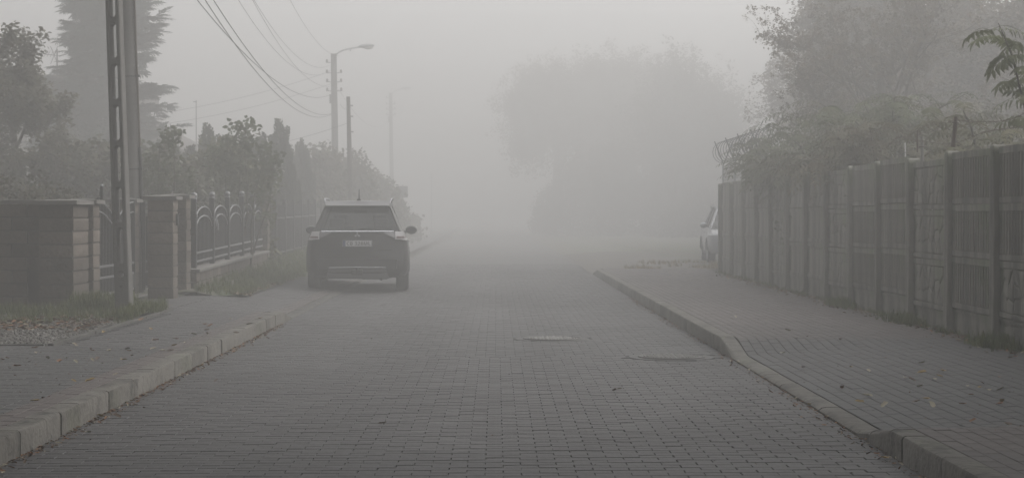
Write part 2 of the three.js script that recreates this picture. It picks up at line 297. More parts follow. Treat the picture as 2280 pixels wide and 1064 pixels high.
manhole(0.64, 19.85, 0.31, 'round pale manhole cover in the middle of the road', 0.46);
manhole(1.74, 17.3, 0.31, 'round manhole cover sunk in the road beside the right kerb', 0.36);
// ---------------------------------------------------------------- left side: stone walls, pillars, gates and iron fence
function roughBlock(w, h, d, seed) {                 // split-faced block: pillowed faces, worn edges
  const g = new THREE.BoxGeometry(w, h, d, 4, 2, 3), p = g.attributes.position, n = fbm(500 + seed, 7, 3);
  for (let i = 0; i < p.count; i++) {
    const x = p.getX(i), y = p.getY(i), z = p.getZ(i), e = [Math.abs(x) > w / 2 - 1e-4, Math.abs(y) > h / 2 - 1e-4, Math.abs(z) > d / 2 - 1e-4], edge = e.filter(Boolean).length > 1;
    const k = edge ? -0.007 : 0.011 * (n(x * 1.9 + y * 3.1 + 0.5, z * 2.3 + y * 2.7 + 0.5));
    const j = 0.006 * (n(x * 2.9 + y * 1.7 + 3.1, z * 2.7 - y * 1.3 + 1.7) - 0.5);
    p.setXYZ(i, x + (e[0] ? Math.sign(x) * (k + j) : 0), y + (e[1] ? Math.sign(y) * (edge ? -0.004 : 0) : 0), z + (e[2] ? Math.sign(z) * (k + j) : 0));
  }
  g.computeVertexNormals(); return metricUV(g.toNonIndexed(), seed * 0.37, seed * 0.61);
}
let blockSeed = 0;
const blockMat = () => M.block[Math.floor(R0() * 4)];
function courseBlocks(parent, x0, x1, d0, d1, y0, h) {   // one course of a pier; long piers get two blocks
  const w = x1 - x0, dp = d1 - d0, cut = dp > 1.6 ? d0 + dp * rr(0.42, 0.58) : null;
  for (const [a, b] of cut ? [[d0, cut], [cut, d1]] : [[d0, d1]]) {
    const m = part('block', roughBlock(w - 0.004, h - 0.012, b - a - 0.006, blockSeed++ % 9), blockMat(), parent, [(x0 + x1) / 2 + rr(-0.004, 0.004), y0 + h / 2, -(a + b) / 2]);
    if (R0() < 0.5) m.rotation.y = Math.PI;
  }
}
function capSlab(w, d, t, rise = 0.02) {             // slab with a shallow hipped top
  const a = w / 2, b = d / 2, p = [[-a, 0, b], [a, 0, b], [a, 0, -b], [-a, 0, -b], [-a, t, b], [a, t, b], [a, t, -b], [-a, t, -b], [-a * 0.3, t + rise, b * 0.3], [a * 0.3, t + rise, b * 0.3], [a * 0.3, t + rise, -b * 0.3], [-a * 0.3, t + rise, -b * 0.3]];
  const q = [[3, 2, 1, 0], [0, 1, 5, 4], [1, 2, 6, 5], [2, 3, 7, 6], [3, 0, 4, 7], [4, 5, 9, 8], [5, 6, 10, 9], [6, 7, 11, 10], [7, 4, 8, 11], [8, 9, 10, 11]], idx = [];
  for (const f of q) idx.push(f[0], f[1], f[2], f[0], f[2], f[3]);
  const g = raw(p.flat(), idx).toNonIndexed(); g.computeVertexNormals(); return metricUV(g, w, d);
}
function pillar(label, x0, x1, d0, d1, y0, y1, n, over = 0.055) {
  const t = thing('stone_pillar', label, 'pillar', [0, 0, 0], 0, 'block pillars along the left properties');
  part('core', bx(x1 - x0 - 0.05, y1 - y0 - 0.06, d1 - d0 - 0.05, (x0 + x1) / 2, (y0 + y1 - 0.06) / 2, -(d0 + d1) / 2), M.mortar, t);
  const h = (y1 - 0.055 - y0) / n;
  for (let k = 0; k < n; k++) courseBlocks(t, x0, x1, d0, d1, y0 + k * h, h);
  part('cap', capSlab(x1 - x0 + 2 * over, d1 - d0 + 2 * over, 0.05), M.slab, t, [(x0 + x1) / 2, y1 - 0.053, -(d0 + d1) / 2]);
  return t;
}
pillar('widest block pillar standing at the corner of the left stone wall', -6.06, -5.59, 23.2, 24.08, 0.13, 1.6, 8);
pillar('slim block pillar tucked behind the wide corner pillar, hinging the arched gate', -5.98, -5.555, 24.2, 24.62, 0.13, 1.615, 8);
pillar('block pillar half hidden by the slotted concrete pole', -6.02, -5.63, 27.25, 27.66, 0.13, 1.655, 8);
pillar('block pillar with an intercom box, between gate and iron fence', -5.24, -4.84, 26.3, 26.7, 0.14, 1.69, 9);
pillar('block pillar standing close behind the one with the intercom box', -5.3, -4.905, 27.8, 28.2, 0.15, 1.725, 9);
pillar('faint block pillar at the far end of the iron fence', -5.03, -4.81, 36.95, 37.3, 0.3, 1.87, 9, 0.06);
{ // intercom on its pillar: a thing fixed to it
  const t = thing('intercom', 'small dark intercom box on the side of the block pillar', 'intercom', [-4.815, 1.33, -26.5]);
  part('housing', rbx(0.03, 0.17, 0.1, 0.006), M.dark, t); part('hood', rbx(0.05, 0.012, 0.11, 0.004, 0.008, 0.09, 0), M.iron, t);
  const l = thing('letter_box', 'narrow dark letter box hung between pillar and iron fence', 'letter box', [-4.88, 1.28, -28.3]);
  part('box', rbx(0.09, 0.4, 0.12, 0.01), M.dark, l); part('flap', rbx(0.012, 0.05, 0.1, 0.004, 0.05, 0.12, 0), M.ironPale, l);
}
{ // garden wall, facing the camera, with a dark niche
  const t = thing('garden_wall', 'grey split block wall with a dark niche, left of the corner pillar', 'wall');
  const y0 = 0.13, h = (1.555 - y0) / 8, d = 23.52, th = 0.24;
  part('core', merge([bx(2.5, 1.39, 0.12, -7.35, 0.83, -(d + th / 2)), bx(0.3, 0.06, 0.12, -6.1, 0.9, -(d + th / 2))]), M.mortar, t);
  for (let k = 0; k < 8; k++) {
    let x = -8.6 - (k & 1 ? 0.21 : 0); const end = y0 + (k + 1) * h < 0.68 ? -6.285 : -6.075;
    while (x < end - 0.05) { let b = Math.min(end, x + 0.42); if (end - b < 0.1) b = end; part('block', roughBlock(b - x - 0.01, h - 0.012, th, blockSeed++ % 9), blockMat(), t, [(x + b) / 2, y0 + (k + 0.5) * h, -(d + th / 2 + rr(-0.004, 0.004))]); x = b; }
  }
  part('niche_plate', bx(0.2, 0.5, 0.02, -6.18, 0.4, -(d + 0.16)), M.dark, t);
  for (let k = 0; k < 3; k++) part('cap', metricUV(rbx(0.94, 0.05, 0.34, 0.008, -8.35 + k * 0.945 + 0.3, 1.583, -(d + th / 2))), M.slab, t);
}
function gateLeaf(t, L, H, flip) {                   // local: x along the leaf, y up
  part('stile', rbx(0.05, H, 0.05, 0.006, 0.025, H / 2 + 0.05, 0), M.iron, t); part('stile', rbx(0.05, H * 0.8, 0.05, 0.006, L - 0.025, H * 0.4 + 0.05, 0), M.iron, t);
  for (const y of [0.1, 0.34, 0.5]) part('rail', rbx(L - 0.1, 0.035, 0.03, 0.005, L / 2, y, 0), M.ironPale, t);
  const top = x => 0.05 + H * (0.8 + 0.19 * Math.cos(Math.min(1, x / L) * Math.PI / 2));
  for (const dy of [0.02, 0.17]) part('arch', tube(range(0.04, L - 0.04, L / 10).map(x => V(x, top(x) - dy, 0)), 0.014, 20, 6), M.ironPale, t);
  const n = Math.round(L / 0.095);
  for (let k = 1; k < n; k++) { const x = k * L / n; part('bar', bx(0.016, top(x) - 0.09, 0.016, x, 0.06 + (top(x) - 0.09) / 2, 0), M.iron, t); }
  part('sheet', bx(L - 0.1, 0.2, 0.006, L / 2, 0.22, -0.02), M.sheet, t);
  return t;
}
gateLeaf(thing('iron_gate', 'dark arched iron gate leaf beside the slim block pillar', 'gate', [-5.62, 0.17, -24.68], Math.PI / 2, 'gate leaves of the left driveway'), 1.24, 1.42);
gateLeaf(thing('iron_gate', 'dark arched iron gate leaf, half hidden behind the slotted concrete pole', 'gate', [-5.62, 0.17, -27.2], -Math.PI / 2, 'gate leaves of the left driveway'), 1.24, 1.42);
{ const t = gateLeaf(thing('iron_wicket', 'narrow dark iron wicket between the two middle block pillars', 'gate', [-5.6, 0.17, -27.72], 0.25), 0.6, 1.4); part('sheet', bx(0.48, 1.0, 0.006, 0.3, 0.72, -0.03), M.sheet, t); }
{ // the gate post that shows above the slim pillar
  const t = thing('gate_lamp', 'short dark gate lamp with a pale cap above the slim pillar', 'gate lamp', [-5.5, 1.62, -24.45]);
  part('stem', bar(V(0, 0, 0), V(0, 0.05, 0), 0.02, 0.02), M.iron, t); part('body', new THREE.CylinderGeometry(0.024, 0.032, 0.14, 10).translate(0, 0.12, 0), M.iron, t); part('cap', new THREE.SphereGeometry(0.026, 10, 8).translate(0, 0.19, 0), M.galv, t);
  part('bracket', bx(0.07, 0.02, 0.02, -0.03, 0.02, 0), M.iron, t);
}
part('threshold', metricUV(bx(0.5, 0.04, 3.0, -5.7, 0.155, -25.9)), M.slab, thing('gate_threshold', 'pale concrete threshold slab under the iron gate', 'threshold'));
{ // low wall and the iron fence on it
  const X = -4.92, yb = d => 0.539 + 0.0145 * (d - 28.55);
  const w = thing('low_wall', 'low block wall with pale coping under the arched iron fence', 'wall');
  for (let k = 0; k < 3; k++) for (let d = 28.22 - (k & 1 ? 0.2 : 0); d < 36.9; d += 0.42) { const a = Math.max(28.22, d), b = Math.min(36.93, d + 0.42); if (b - a < 0.06) continue; part('block', roughBlock(0.2, 0.148, b - a - 0.007, blockSeed++ % 9), blockMat(), w, [X, yb(d) - 0.055 - 0.155 * (k + 0.5), -(a + b) / 2]); }
  for (let d = 28.22; d < 36.9; d += 0.87) { const b = Math.min(36.93, d + 0.865), m = part('coping', metricUV(rbx(0.3, 0.05, b - d, 0.008)), M.slab, w, [X, yb((d + b) / 2) - 0.026, -(d + b) / 2]); m.rotation.x = 0.0145; }
  const f = thing('iron_fence', 'dark iron fence with ball topped posts and double arches', 'fence');
  const D = [28.55, 30.36, 32.1, 33.9, 35.4, 36.9];
  D.forEach((d, i) => {
    if (i === 5) return;
    const y = yb(d), H = 1.13 + 0.004 * (d - 28.55), p = part('post', rbx(0.085, H, 0.085, 0.008, 0, H / 2, 0), M.iron, f, [X, y, -d]);
    part('ball', merge([new THREE.SphereGeometry(0.056, 14, 10).translate(0, H + 0.05, 0), new THREE.CylinderGeometry(0.05, 0.056, 0.025, 12).translate(0, H + 0.005, 0)]), M.ironPale, p);
  });
  for (let i = 0; i < 5; i++) {
    const a = D[i] + 0.045, b = D[i + 1] - 0.045, L = b - a, y = yb((a + b) / 2), tilt = 0.0145;
    const put = (name, geo, m) => { const o = part(name, geo, m, f, [X, y, -(a + b) / 2]); o.rotation.x = tilt; };
    for (const k of [0.1, 0.24]) put('rail', rbx(0.03, 0.035, L, 0.006, 0, k, 0), M.ironPale);
    const arc = (yy, hh) => tube(range(-1, 1, 0.1).map(t => V(0.012, yy + hh * Math.sqrt(Math.max(0, 1 - t * t * 0.98)), t * L * 0.46)), 0.015, 30, 6);
    put('arch', arc(0.77, 0.22), M.ironPale); put('arch', arc(0.62, 0.22), M.ironPale);
    for (let k = 1; k < 13; k++) { const t = -1 + 2 * k / 13, top = 0.77 + 0.22 * Math.sqrt(1 - t * t * 0.9); put('bar', bx(0.014, top - 0.05, 0.014, 0, 0.05 + (top - 0.05) / 2, t * L / 2), M.iron); }
    put('privacy_sheet', bx(0.005, 0.82, L, -0.035, 0.47, 0), M.sheet);
  }
  const s = []; for (let k = 0; k < 9; k++) s.push(bar(V(rr(-0.02, 0.04), rr(0.75, 0.85), rr(-0.05, 0.05)), V(rr(-0.01, 0.05), rr(0.55, 0.7), rr(-0.06, 0.06)), 0.004, 0.004, 4));
  const g = yb(31.1); part('dried_vine', merge(s), M.galv, f, [X + 0.03, g, -30.65]);
}
{ // second fence, plain bars
  const t = thing('bar_fence', 'faint plain bar fence beyond the arched iron fence', 'fence'), X = -4.94, yb = d => 0.33 + 0.008 * (d - 37);
  for (let d = 37.5; d < 58; d += 1.72) part('post', rbx(0.07, 1.42, 0.07, 0.008, X, yb(d) + 0.7, -d), M.iron, t);
  for (let d = 37.5; d < 56; d += 1.72) { const c = d + 0.86; for (const y of [0.2, 0.98]) part('rail', rbx(0.03, 0.04, 1.64, 0.005, X, yb(c) + y, -c), M.iron, t); for (let k = 1; k < 14; k++) if (d < 47) part('bar', bx(0.018, 1.2, 0.018, X, yb(c) + 0.68, -(d + k * 0.123)), M.iron, t); part('backing', bx(0.006, 1.1, 1.6, X - 0.04, yb(c) + 0.62, -c), M.sheet, t); }
}
// ---------------------------------------------------------------- poles, lamps, sign, cables
{ // slotted concrete pole
  const t = thing('concrete_pole', 'slotted reinforced concrete pole standing at the left pavement edge', 'pole', [-4.685, 0.1, -22.1]); t.rotation.z = 0.031; t.rotation.y = -0.02;
  const H = 8.8, w = y => 0.094 - 0.02 * y / H, sh = new THREE.Shape();
  sh.moveTo(-w(0), 0); sh.lineTo(w(0), 0); sh.lineTo(w(H), H); sh.lineTo(-w(H), H); sh.closePath();
  for (let k = 0; k < 15; k++) { const y0 = 0.70 + k * 0.515, y1 = y0 + 0.44, r = 0.041 - 0.008 * k / 15, hole = new THREE.Path(); hole.moveTo(-r, y0 + r); hole.absarc(0, y0 + r, r, Math.PI, 2 * Math.PI, false); hole.lineTo(r, y1 - r); hole.absarc(0, y1 - r, r, 0, Math.PI, false); hole.closePath(); sh.holes.push(hole); }
  for (const [y, r] of [[0.56, 0.033], [0.40, 0.016]]) { const h = new THREE.Path(); h.absarc(0, y, r, 0, 2 * Math.PI, true); sh.holes.push(h); }
  const g = new THREE.ExtrudeGeometry(sh, { depth: 0.2, bevelEnabled: true, bevelThickness: 0.012, bevelSize: 0.012, bevelOffset: -0.012, bevelSegments: 1, curveSegments: 8 }).translate(0, 0, -0.1);
  part('shaft', metricUV(g, 0.3, 0.2), M.pole, t);
  part('crossarm', rbx(1.3, 0.09, 0.09, 0.01, 0, 7.9, 0.14), M.galv, t);
  for (const x of [-0.55, -0.2, 0.2, 0.55]) part('insulator', new THREE.LatheGeometry([[0, 0], [0.03, 0], [0.045, 0.03], [0.03, 0.05], [0.04, 0.08], [0, 0.11]].map(p => new THREE.Vector2(...p)), 10).translate(x, 7.945, 0.14), M.white, t);
  part('hook', rbx(0.3, 0.05, 0.06, 0.01, 0, 5.85, 0.14), M.galv, t);
}
{ // plain round pole with conduit behind the gate pillars
  const t = thing('round_pole', 'smooth pale round pole with a conduit behind the slotted pole', 'pole', [-5.83, 0.15, -28.45]); t.rotation.z = 0.028;
  part('shaft', metricUV(new THREE.CylinderGeometry(0.09, 0.115, 9, 28).translate(0, 4.5, 0)), M.polePale, t);
  part('conduit', tube([V(0.132, 0.2, 0.05), V(0.13, 1.8, 0.05), V(0.122, 3.0, 0.05), V(0.114, 4.6, 0.05), V(0.11, 8, 0.05)], 0.017, 40, 8), M.rust, t);
  part('sleeve', bar(V(0.133, 0.1, 0.05), V(0.127, 2.35, 0.05), 0.026, 0.026, 10), M.iron, t);
  for (const y of [2.0, 3.5, 5.4]) part('clamp', merge([new THREE.TorusGeometry(0.112, 0.012, 6, 24).rotateX(Math.PI / 2).translate(0, y, 0), rbx(0.07, 0.04, 0.05, 0.005, 0.125, y, 0.05)]), M.iron, t);
}
function lampPost(label, x, d, H, arm) {
  const t = thing('street_lamp', label, 'street lamp', [x, 0.1, -d], 0, 'street lamps fading into the fog'); t.rotation.z = 0.012;
  part('pole', metricUV(new THREE.CylinderGeometry(0.115, 0.15, H, 14).translate(0, H / 2, 0)), M.pole, t);
  part('arm', tube([V(0.06, H - 0.25, 0), V(0.12, H - 0.02, 0), V(0.3, H + 0.1, 0), V(arm * 0.6, H + 0.19, 0), V(arm, H + 0.25, 0)], 0.03, 24, 8), M.galv, t);
  const hd = part('lamp_head', new THREE.SphereGeometry(1, 20, 12).scale(0.32, 0.085, 0.13).rotateZ(0.06).translate(arm + 0.22, H + 0.29, 0), M.galv, t);
  part('lens', new THREE.SphereGeometry(1, 16, 8).scale(0.19, 0.09, 0.1).rotateZ(0.06).translate(arm + 0.3, H + 0.235, 0), mat(0.55, 0.55, 0.52, 0.3), hd);
  part('arm_clamp', rbx(0.06, 0.08, 0.06, 0.01, arm * 0.62, H + 0.13, 0), M.galv, t);
  let k = 0;
  for (const y of [0.35, 0.75, 1.1, 1.45]) for (const s of [-1, 1]) { if (k++ === 1) continue;
    part('insulator_bracket', bar(V(s * 0.11, H - y, 0), V(s * 0.27, H - y + 0.02, 0), 0.018, 0.018, 6), M.iron, t);
    part('insulator', new THREE.LatheGeometry([[0, 0], [0.04, 0], [0.055, 0.05], [0.035, 0.07], [0.05, 0.1], [0, 0.15]].map(p => new THREE.Vector2(...p)), 10).translate(s * 0.27, H - y, 0), M.rust, t); }
  part('cable_box', rbx(0.1, 0.35, 0.12, 0.01, -0.14, H - 1.75, 0), M.iron, t);
  return t;
}
lampPost('street lamp with overhead cables, left of the road behind the car', -6.2, 68, 7.55, 1.05);
lampPost('faint farther street lamp behind the small square sign', -6.8, 115, 9.3, 0.8);
{ const t = thing('wooden_pole', 'short dark wooden utility pole right of the nearer street lamp', 'pole', [-4.7, 0.1, -57]); t.rotation.z = 0.02;
  part('shaft', metricUV(new THREE.CylinderGeometry(0.065, 0.1, 5.15, 10).translate(0, 2.57, 0)), M.wood, t);
  for (const y of [4.85, 4.5, 4.0]) part('bolt', bx(0.2, 0.04, 0.04, 0.05, y, 0.06), M.iron, t); }
{ const t = thing('road_sign', 'small square sign on a thin post beyond the car', 'sign', [-4.05, 0.1, -76]);
  part('post', bar(V(0, 0, 0), V(0, 2.6, 0), 0.03, 0.03, 8), M.galv, t); part('board', rbx(0.45, 0.5, 0.015, 0.006, 0, 2.3, 0.04), mat(0.12, 0.125, 0.13, 0.6), t); part('bracket', bx(0.3, 0.03, 0.02, 0, 2.3, 0.025), M.galv, t); }
{ const t = thing('thin_post', 'barely visible thin post far down the left roadside', 'post', [-4.5, 0.1, -122]); part('shaft', bar(V(0, 0, 0), V(0, 4.2, 0), 0.03, 0.025, 8), M.galv, t); part('foot', new THREE.CylinderGeometry(0.1, 0.12, 0.3, 10).translate(0, 0.15, 0), M.galv, t); }
function cable(label, a, b, sag, r, group) {
  const p = []; for (let k = 0; k <= 16; k++) { const t = k / 16; p.push(V(a[0] + (b[0] - a[0]) * t, a[1] + (b[1] - a[1]) * t - sag * 4 * t * (1 - t), -(a[2] + (b[2] - a[2]) * t))); }
  return solo('overhead_cable', tube(p, r, 48, 5), M.cable, label, 'cable', group);
}
const CG = 'cables strung between the slotted pole and the street lamp';
cable('dark overhead cable that sags to the street lamp higher than its two neighbours', [-4.86, 5.6, 22.2], [-6.1, 6.25, 68], 1.2, 0.0075, CG);
cable('left one of two thick dark cables that sag lowest to the street lamp', [-4.83, 6.1, 22.2], [-6.3, 5.35, 68], 1.28, 0.0085, CG);
cable('right one of two thick dark cables that sag lowest to the street lamp', [-4.72, 6.1, 22.2], [-6.2, 5.4, 68], 1.2, 0.0085, CG);
cable('lower of the faint paired cables that reach the upper lamp brackets', [-5.2, 8.1, 22.2], [-6.45, 7.0, 68], 1.75, 0.005, CG);
cable('upper of the faint paired cables that reach the upper lamp brackets', [-4.9, 8.1, 22.2], [-6.45, 7.2, 68], 1.55, 0.005, CG);
cable('faint cable running to the lamp bracket between the low pair and the top one', [-4.6, 7.6, 22.2], [-6.0, 6.6, 68], 1.7, 0.0045, CG);
cable('topmost faint overhead cable reaching the street lamp from above', [-4.2, 8.1, 22.2], [-6.05, 7.55, 68], 1.2, 0.0045, CG);
cable('upper faint service cable from the street lamp to the left house', [-6.35, 7.0, 68], [-13.4, 4.5, 58], 0.3, 0.006, 'service cables to the left house');
cable('lower faint service cable from the street lamp to the left house', [-6.35, 6.5, 68], [-13.4, 4.15, 58], 0.3, 0.006, 'service cables to the left house');
cable('service cable from the wooden pole over the thuja hedge', [-4.78, 4.4, 57], [-9.6, 3.2, 54], 0.2, 0.006, 'low service cables');
cable('cable from the street lamp down to the far lamp', [-6.05, 6.2, 68], [-6.75, 8.0, 115], 1.1, 0.006, 'low service cables');
cable('short cable from the wooden pole to the near lamp post', [-4.72, 4.9, 57], [-6.05, 5.7, 68], 0.12, 0.006, 'low service cables');
// ---------------------------------------------------------------- faint houses on the left
function house(label, x0, x1, d0, d1, wallH, roofH, flat) {
  const t = thing('house', label, 'house', [(x0 + x1) / 2, 0.1, -d0]), w = x1 - x0, dp = d1 - d0;
  part('wall', metricUV(bx(w, wallH, dp, 0, wallH / 2, -dp / 2)), M.wall, t);
  if (flat) part('roof', metricUV(bx(w + 0.9, roofH, dp + 0.9, 0, wallH + roofH / 2, -dp / 2)), M.roof, t);
  else { const s = new THREE.Shape(); s.moveTo(-w / 2 - 0.6, 0); s.lineTo(w / 2 + 0.6, 0); s.lineTo(w / 2 + 0.6, 0.18); s.lineTo(0, roofH); s.lineTo(-w / 2 - 0.6, 0.18); s.closePath(); part('roof', metricUV(new THREE.ExtrudeGeometry(s, { depth: dp + 0.8, bevelEnabled: false }).translate(0, wallH, -dp - 0.4)), M.roof, t); }
  part('chimney', metricUV(bx(0.5, 1.1, 0.5, -w * 0.2, wallH + roofH + 0.1, -dp * 0.5)), M.block[1], t);
  for (let k = 0; k < 3; k++) for (const y of [1.5, 4.1]) if (y < wallH - 0.6) { const f = part('window', merge([bx(1.2, 0.08, 0.1, 0, 0.7, 0), bx(1.2, 0.08, 0.1, 0, -0.7, 0), bx(0.08, 1.48, 0.1, -0.6, 0, 0), bx(0.08, 1.48, 0.1, 0.6, 0, 0), bx(0.06, 1.32, 0.06, 0, 0, 0.01)]), M.white, t, [-w / 2 + w * (k + 0.5) / 3, y, 0.05]); part('pane', bx(1.12, 1.32, 0.02, 0, 0, -0.02), M.glass, f); }
  return t;
}
house('faint flat roofed house behind the spruce at the far left', -21, -13.6, 58, 68, 5.3, 0.6, true);
house('faint low gabled house behind the thuja row', -18, -11.4, 62, 71, 3.3, 2.3, false);
{ const t = thing('television_antenna', 'faint spiky television antenna on the flat roof beside the spruce', 'antenna', [-14.65, 5.98, -58.6]);
  part('mast', bar(V(0, 0, 0), V(0, 0.95, 0), 0.03, 0.025, 6), M.iron, t); part('boom', bar(V(-0.7, 0.82, 0), V(0.1, 0.72, 0), 0.014, 0.014, 5), M.iron, t);
  for (let k = 0; k < 7; k++) part('element', bar(V(-0.68 + k * 0.1, 0.81 - k * 0.012 + 0.15, -0.2), V(-0.68 + k * 0.1, 0.81 - k * 0.012 - 0.08, 0.2), 0.009, 0.009, 4), M.iron, t);
  part('reflector', merge([bar(V(0.0, 0.5, 0), V(-0.22, 1.05, 0), 0.012, 0.012, 4), bar(V(-0.22, 0.45, 0), V(0.02, 1.05, 0), 0.012, 0.012, 4)]), M.iron, t); }
{ const t = thing('roof_mast', 'faint thin mast rising above the thuja row', 'mast', [-10.6, 0.2, -62]); part('shaft', bar(V(0, 0, 0), V(0, 5.25, 0), 0.025, 0.015, 6), M.iron, t); part('tip', bx(0.12, 0.03, 0.03, -0.04, 5.2, 0), M.iron, t); }
// ---------------------------------------------------------------- right side: precast concrete panel fence
{
  const X = 4.98, STEP = 1.76, D0 = 38.3, NB = 16, base = 0.11;
  const f = thing('panel_fence', 'weathered precast concrete panel fence along the right pavement', 'fence');
  const pw = STEP - 0.12, H = 0.49;
  const frame = (h) => [bx(0.05, h, pw, 0, h / 2, 0)];
  const ribbed = () => { const g = frame(H - 0.006); g.push(bx(0.022, 0.06, pw - 0.02, -0.034, H - 0.036, 0), bx(0.022, 0.05, pw - 0.02, -0.034, 0.028, 0)); const n = 17; for (let k = 0; k < n; k++) { const z = -pw / 2 + 0.06 + k * (pw - 0.12) / (n - 1); g.push(bx(0.024, H - 0.116, 0.045, -0.036, 0.053 + (H - 0.116) / 2, z)); } return metricUV(merge(g)); };
  const stony = sd => {                              // irregular rubble stones: Voronoi cells, each raised
    const r = rng(sd), g = frame(H - 0.006); g.push(bx(0.022, 0.055, pw - 0.02, -0.034, H - 0.034, 0), bx(0.022, 0.04, pw - 0.02, -0.034, 0.024, 0));
    const hh = H - 0.11, seeds = []; for (let j = 0; j < 3; j++) for (let i = 0; i < 7; i++) seeds.push([-pw / 2 + (i + 0.5 + rr(-0.38, 0.38, r) + (j & 1) * 0.3) * pw / 7.3, (j + 0.5 + rr(-0.34, 0.34, r)) * hh / 3]);
    for (const a of seeds) {
      let c = [[-pw / 2 + 0.02, 0], [pw / 2 - 0.02, 0], [pw / 2 - 0.02, hh], [-pw / 2 + 0.02, hh]];
      for (const b of seeds) { if (a === b) continue; const nx = b[0] - a[0], ny = b[1] - a[1], k = (b[0] ** 2 + b[1] ** 2 - a[0] ** 2 - a[1] ** 2) / 2, o = []; c.forEach((p, q) => { const n = c[(q + 1) % c.length], u = k - p[0] * nx - p[1] * ny, w = k - n[0] * nx - n[1] * ny; if (u >= 0) o.push(p); if (u * w < 0) { const t = u / (u - w); o.push([p[0] + (n[0] - p[0]) * t, p[1] + (n[1] - p[1]) * t]); } }); c = o; if (c.length < 3) break; }
      if (c.length < 3) continue;
      const mx = c.reduce((q, p) => q + p[0], 0) / c.length, my = c.reduce((q, p) => q + p[1], 0) / c.length, up = 0.009 + 0.013 * r(), p = [], idx = [], n = c.length;
      for (const [f, dz] of [[0.965, 0], [0.9, up * 0.7], [0.6, up]]) for (const q of c) p.push(-0.026 - dz, 0.045 + my + (q[1] - my) * f, mx + (q[0] - mx) * f);
      p.push(-0.026 - up * 1.05, 0.045 + my, mx);
      for (let v = 0; v < 2; v++) for (let k = 0; k < n; k++) { const q = v * n + k, w = v * n + (k + 1) % n; idx.push(q, q + n, w, w, q + n, w + n); }
      for (let k = 0; k < n; k++) idx.push(2 * n + k, 3 * n, 2 * n + (k + 1) % n);
      const m = raw(p, idx).toNonIndexed(); m.computeVertexNormals(); g.push(m);
    }
    return metricUV(merge(g)); };
  const plain = () => { const g = frame(H - 0.006); for (const y of [0.03, H - 0.035]) g.push(bx(0.016, 0.05, pw - 0.02, -0.031, y, 0)); for (const z of [-pw / 2 + 0.05, pw / 2 - 0.05]) g.push(bx(0.016, H - 0.12, 0.06, -0.031, H / 2, z)); return metricUV(merge(g)); };
  const foot = metricUV(merge([bx(0.055, 0.36, pw, 0, 0.18, 0), bx(0.014, 0.03, pw - 0.02, -0.033, 0.335, 0)]));
  const G = { r: [ribbed()], s: [stony(3), stony(8), stony(21)], p: [plain()] };
  const post = h => { const s = new THREE.Shape(); s.moveTo(-0.075, 0); s.lineTo(0.075, 0); s.lineTo(0.075, h - 0.05); s.absarc(0, h - 0.05, 0.075, 0, Math.PI, false); s.lineTo(-0.075, 0); return metricUV(new THREE.ExtrudeGeometry(s, { depth: 0.12, bevelEnabled: true, bevelThickness: 0.012, bevelSize: 0.012, bevelOffset: -0.012, bevelSegments: 1, curveSegments: 8 }).rotateY(Math.PI / 2).translate(-0.09, 0, 0)); };
  const postG = post(2.02), kinds = ['p', 'p', 'p', 'p', 's', 'p', 'p', 's', 'r', 'r', 's', 'r', 'r', 'r', 'r', 'r'];
  for (let i = 0; i <= NB; i++) { const m = part('fence_post', postG, M.panel[i % 3], f, [X, base - 0.06 + rr(-0.015, 0.015), -(D0 - i * STEP)]); m.rotation.x = rr(-0.006, 0.006); }
  for (let i = 0; i < NB; i++) {
    const d = D0 - (i + 0.5) * STEP, k = kinds[i], dy = rr(-0.02, 0.02) - (k === 's' ? 0.06 : 0);
    part('base_panel', foot, M.panel[Math.floor(R0() * 2)], f, [X + 0.005, base - 0.05 + dy, -d]);
    for (let j = 0; j < (i < 2 ? 4 : 3) && j < 4; j++) { const kk = i >= 12 && j === 0 ? 's' : k; const g = G[kk][Math.floor(R0() * G[kk].length)]; const m = part('fence_panel', g, M.panel[kk === 's' ? 2 : Math.floor(R0() * 3)], f, [X + rr(-0.006, 0.006), base + 0.31 + dy + j * H * 1.14 + rr(0, 0.004), -d]); m.scale.y = 1.14; m.rotation.x = rr(-0.004, 0.004); if (i < 2 && j === 3) { m.removeFromParent(); } }
  }
  // return of the fence at its far end
  for (let j = 0; j < 3; j++) { const m = part('fence_panel', G.p[0], M.panel[0], f, [X + 0.95, base + 0.31 + j * H * 1.14, -D0]); m.rotation.y = Math.PI / 2; m.scale.y = 1.14; }
  { const m = part('base_panel', foot, M.panel[0], f, [X + 0.95, base - 0.05, -D0]); m.rotation.y = Math.PI / 2; }
  // bent iron stubs and pale sticks on the posts
  const stub = (label, x, y, d, h, lean, m, r) => { const t = thing('post_stub', label, 'post', [x, y, -d]); t.rotation.z = lean; part('rod', bar(V(0, 0, 0), V(0, h, 0), r, r * 0.8, 6), m, t); part('tie', new THREE.TorusGeometry(r * 1.3, r * 0.3, 5, 10).rotateX(Math.PI / 2).translate(0, h * 0.8, 0), M.rust, t); };
  stub('thick leaning iron stub on top of a ribbed fence post', 5.0, 2.15, D0 - 11 * STEP + 0.15, 0.33, -0.1, M.rust, 0.026);
  stub('thin dark rod on the fence post left of the stone patterned bay', 5.0, 2.15, D0 - 10 * STEP, 0.26, 0.01, M.rust, 0.012);
  stub('pale wooden stick leaning behind the fence beside a dark rod', 5.15, 1.75, D0 - 9.8 * STEP, 0.6, 0.02, M.polePale, 0.025);
  stub('short pale stick behind the ribbed panel tops', 5.2, 1.7, D0 - 9.2 * STEP, 0.62, 0.03, M.white, 0.01);
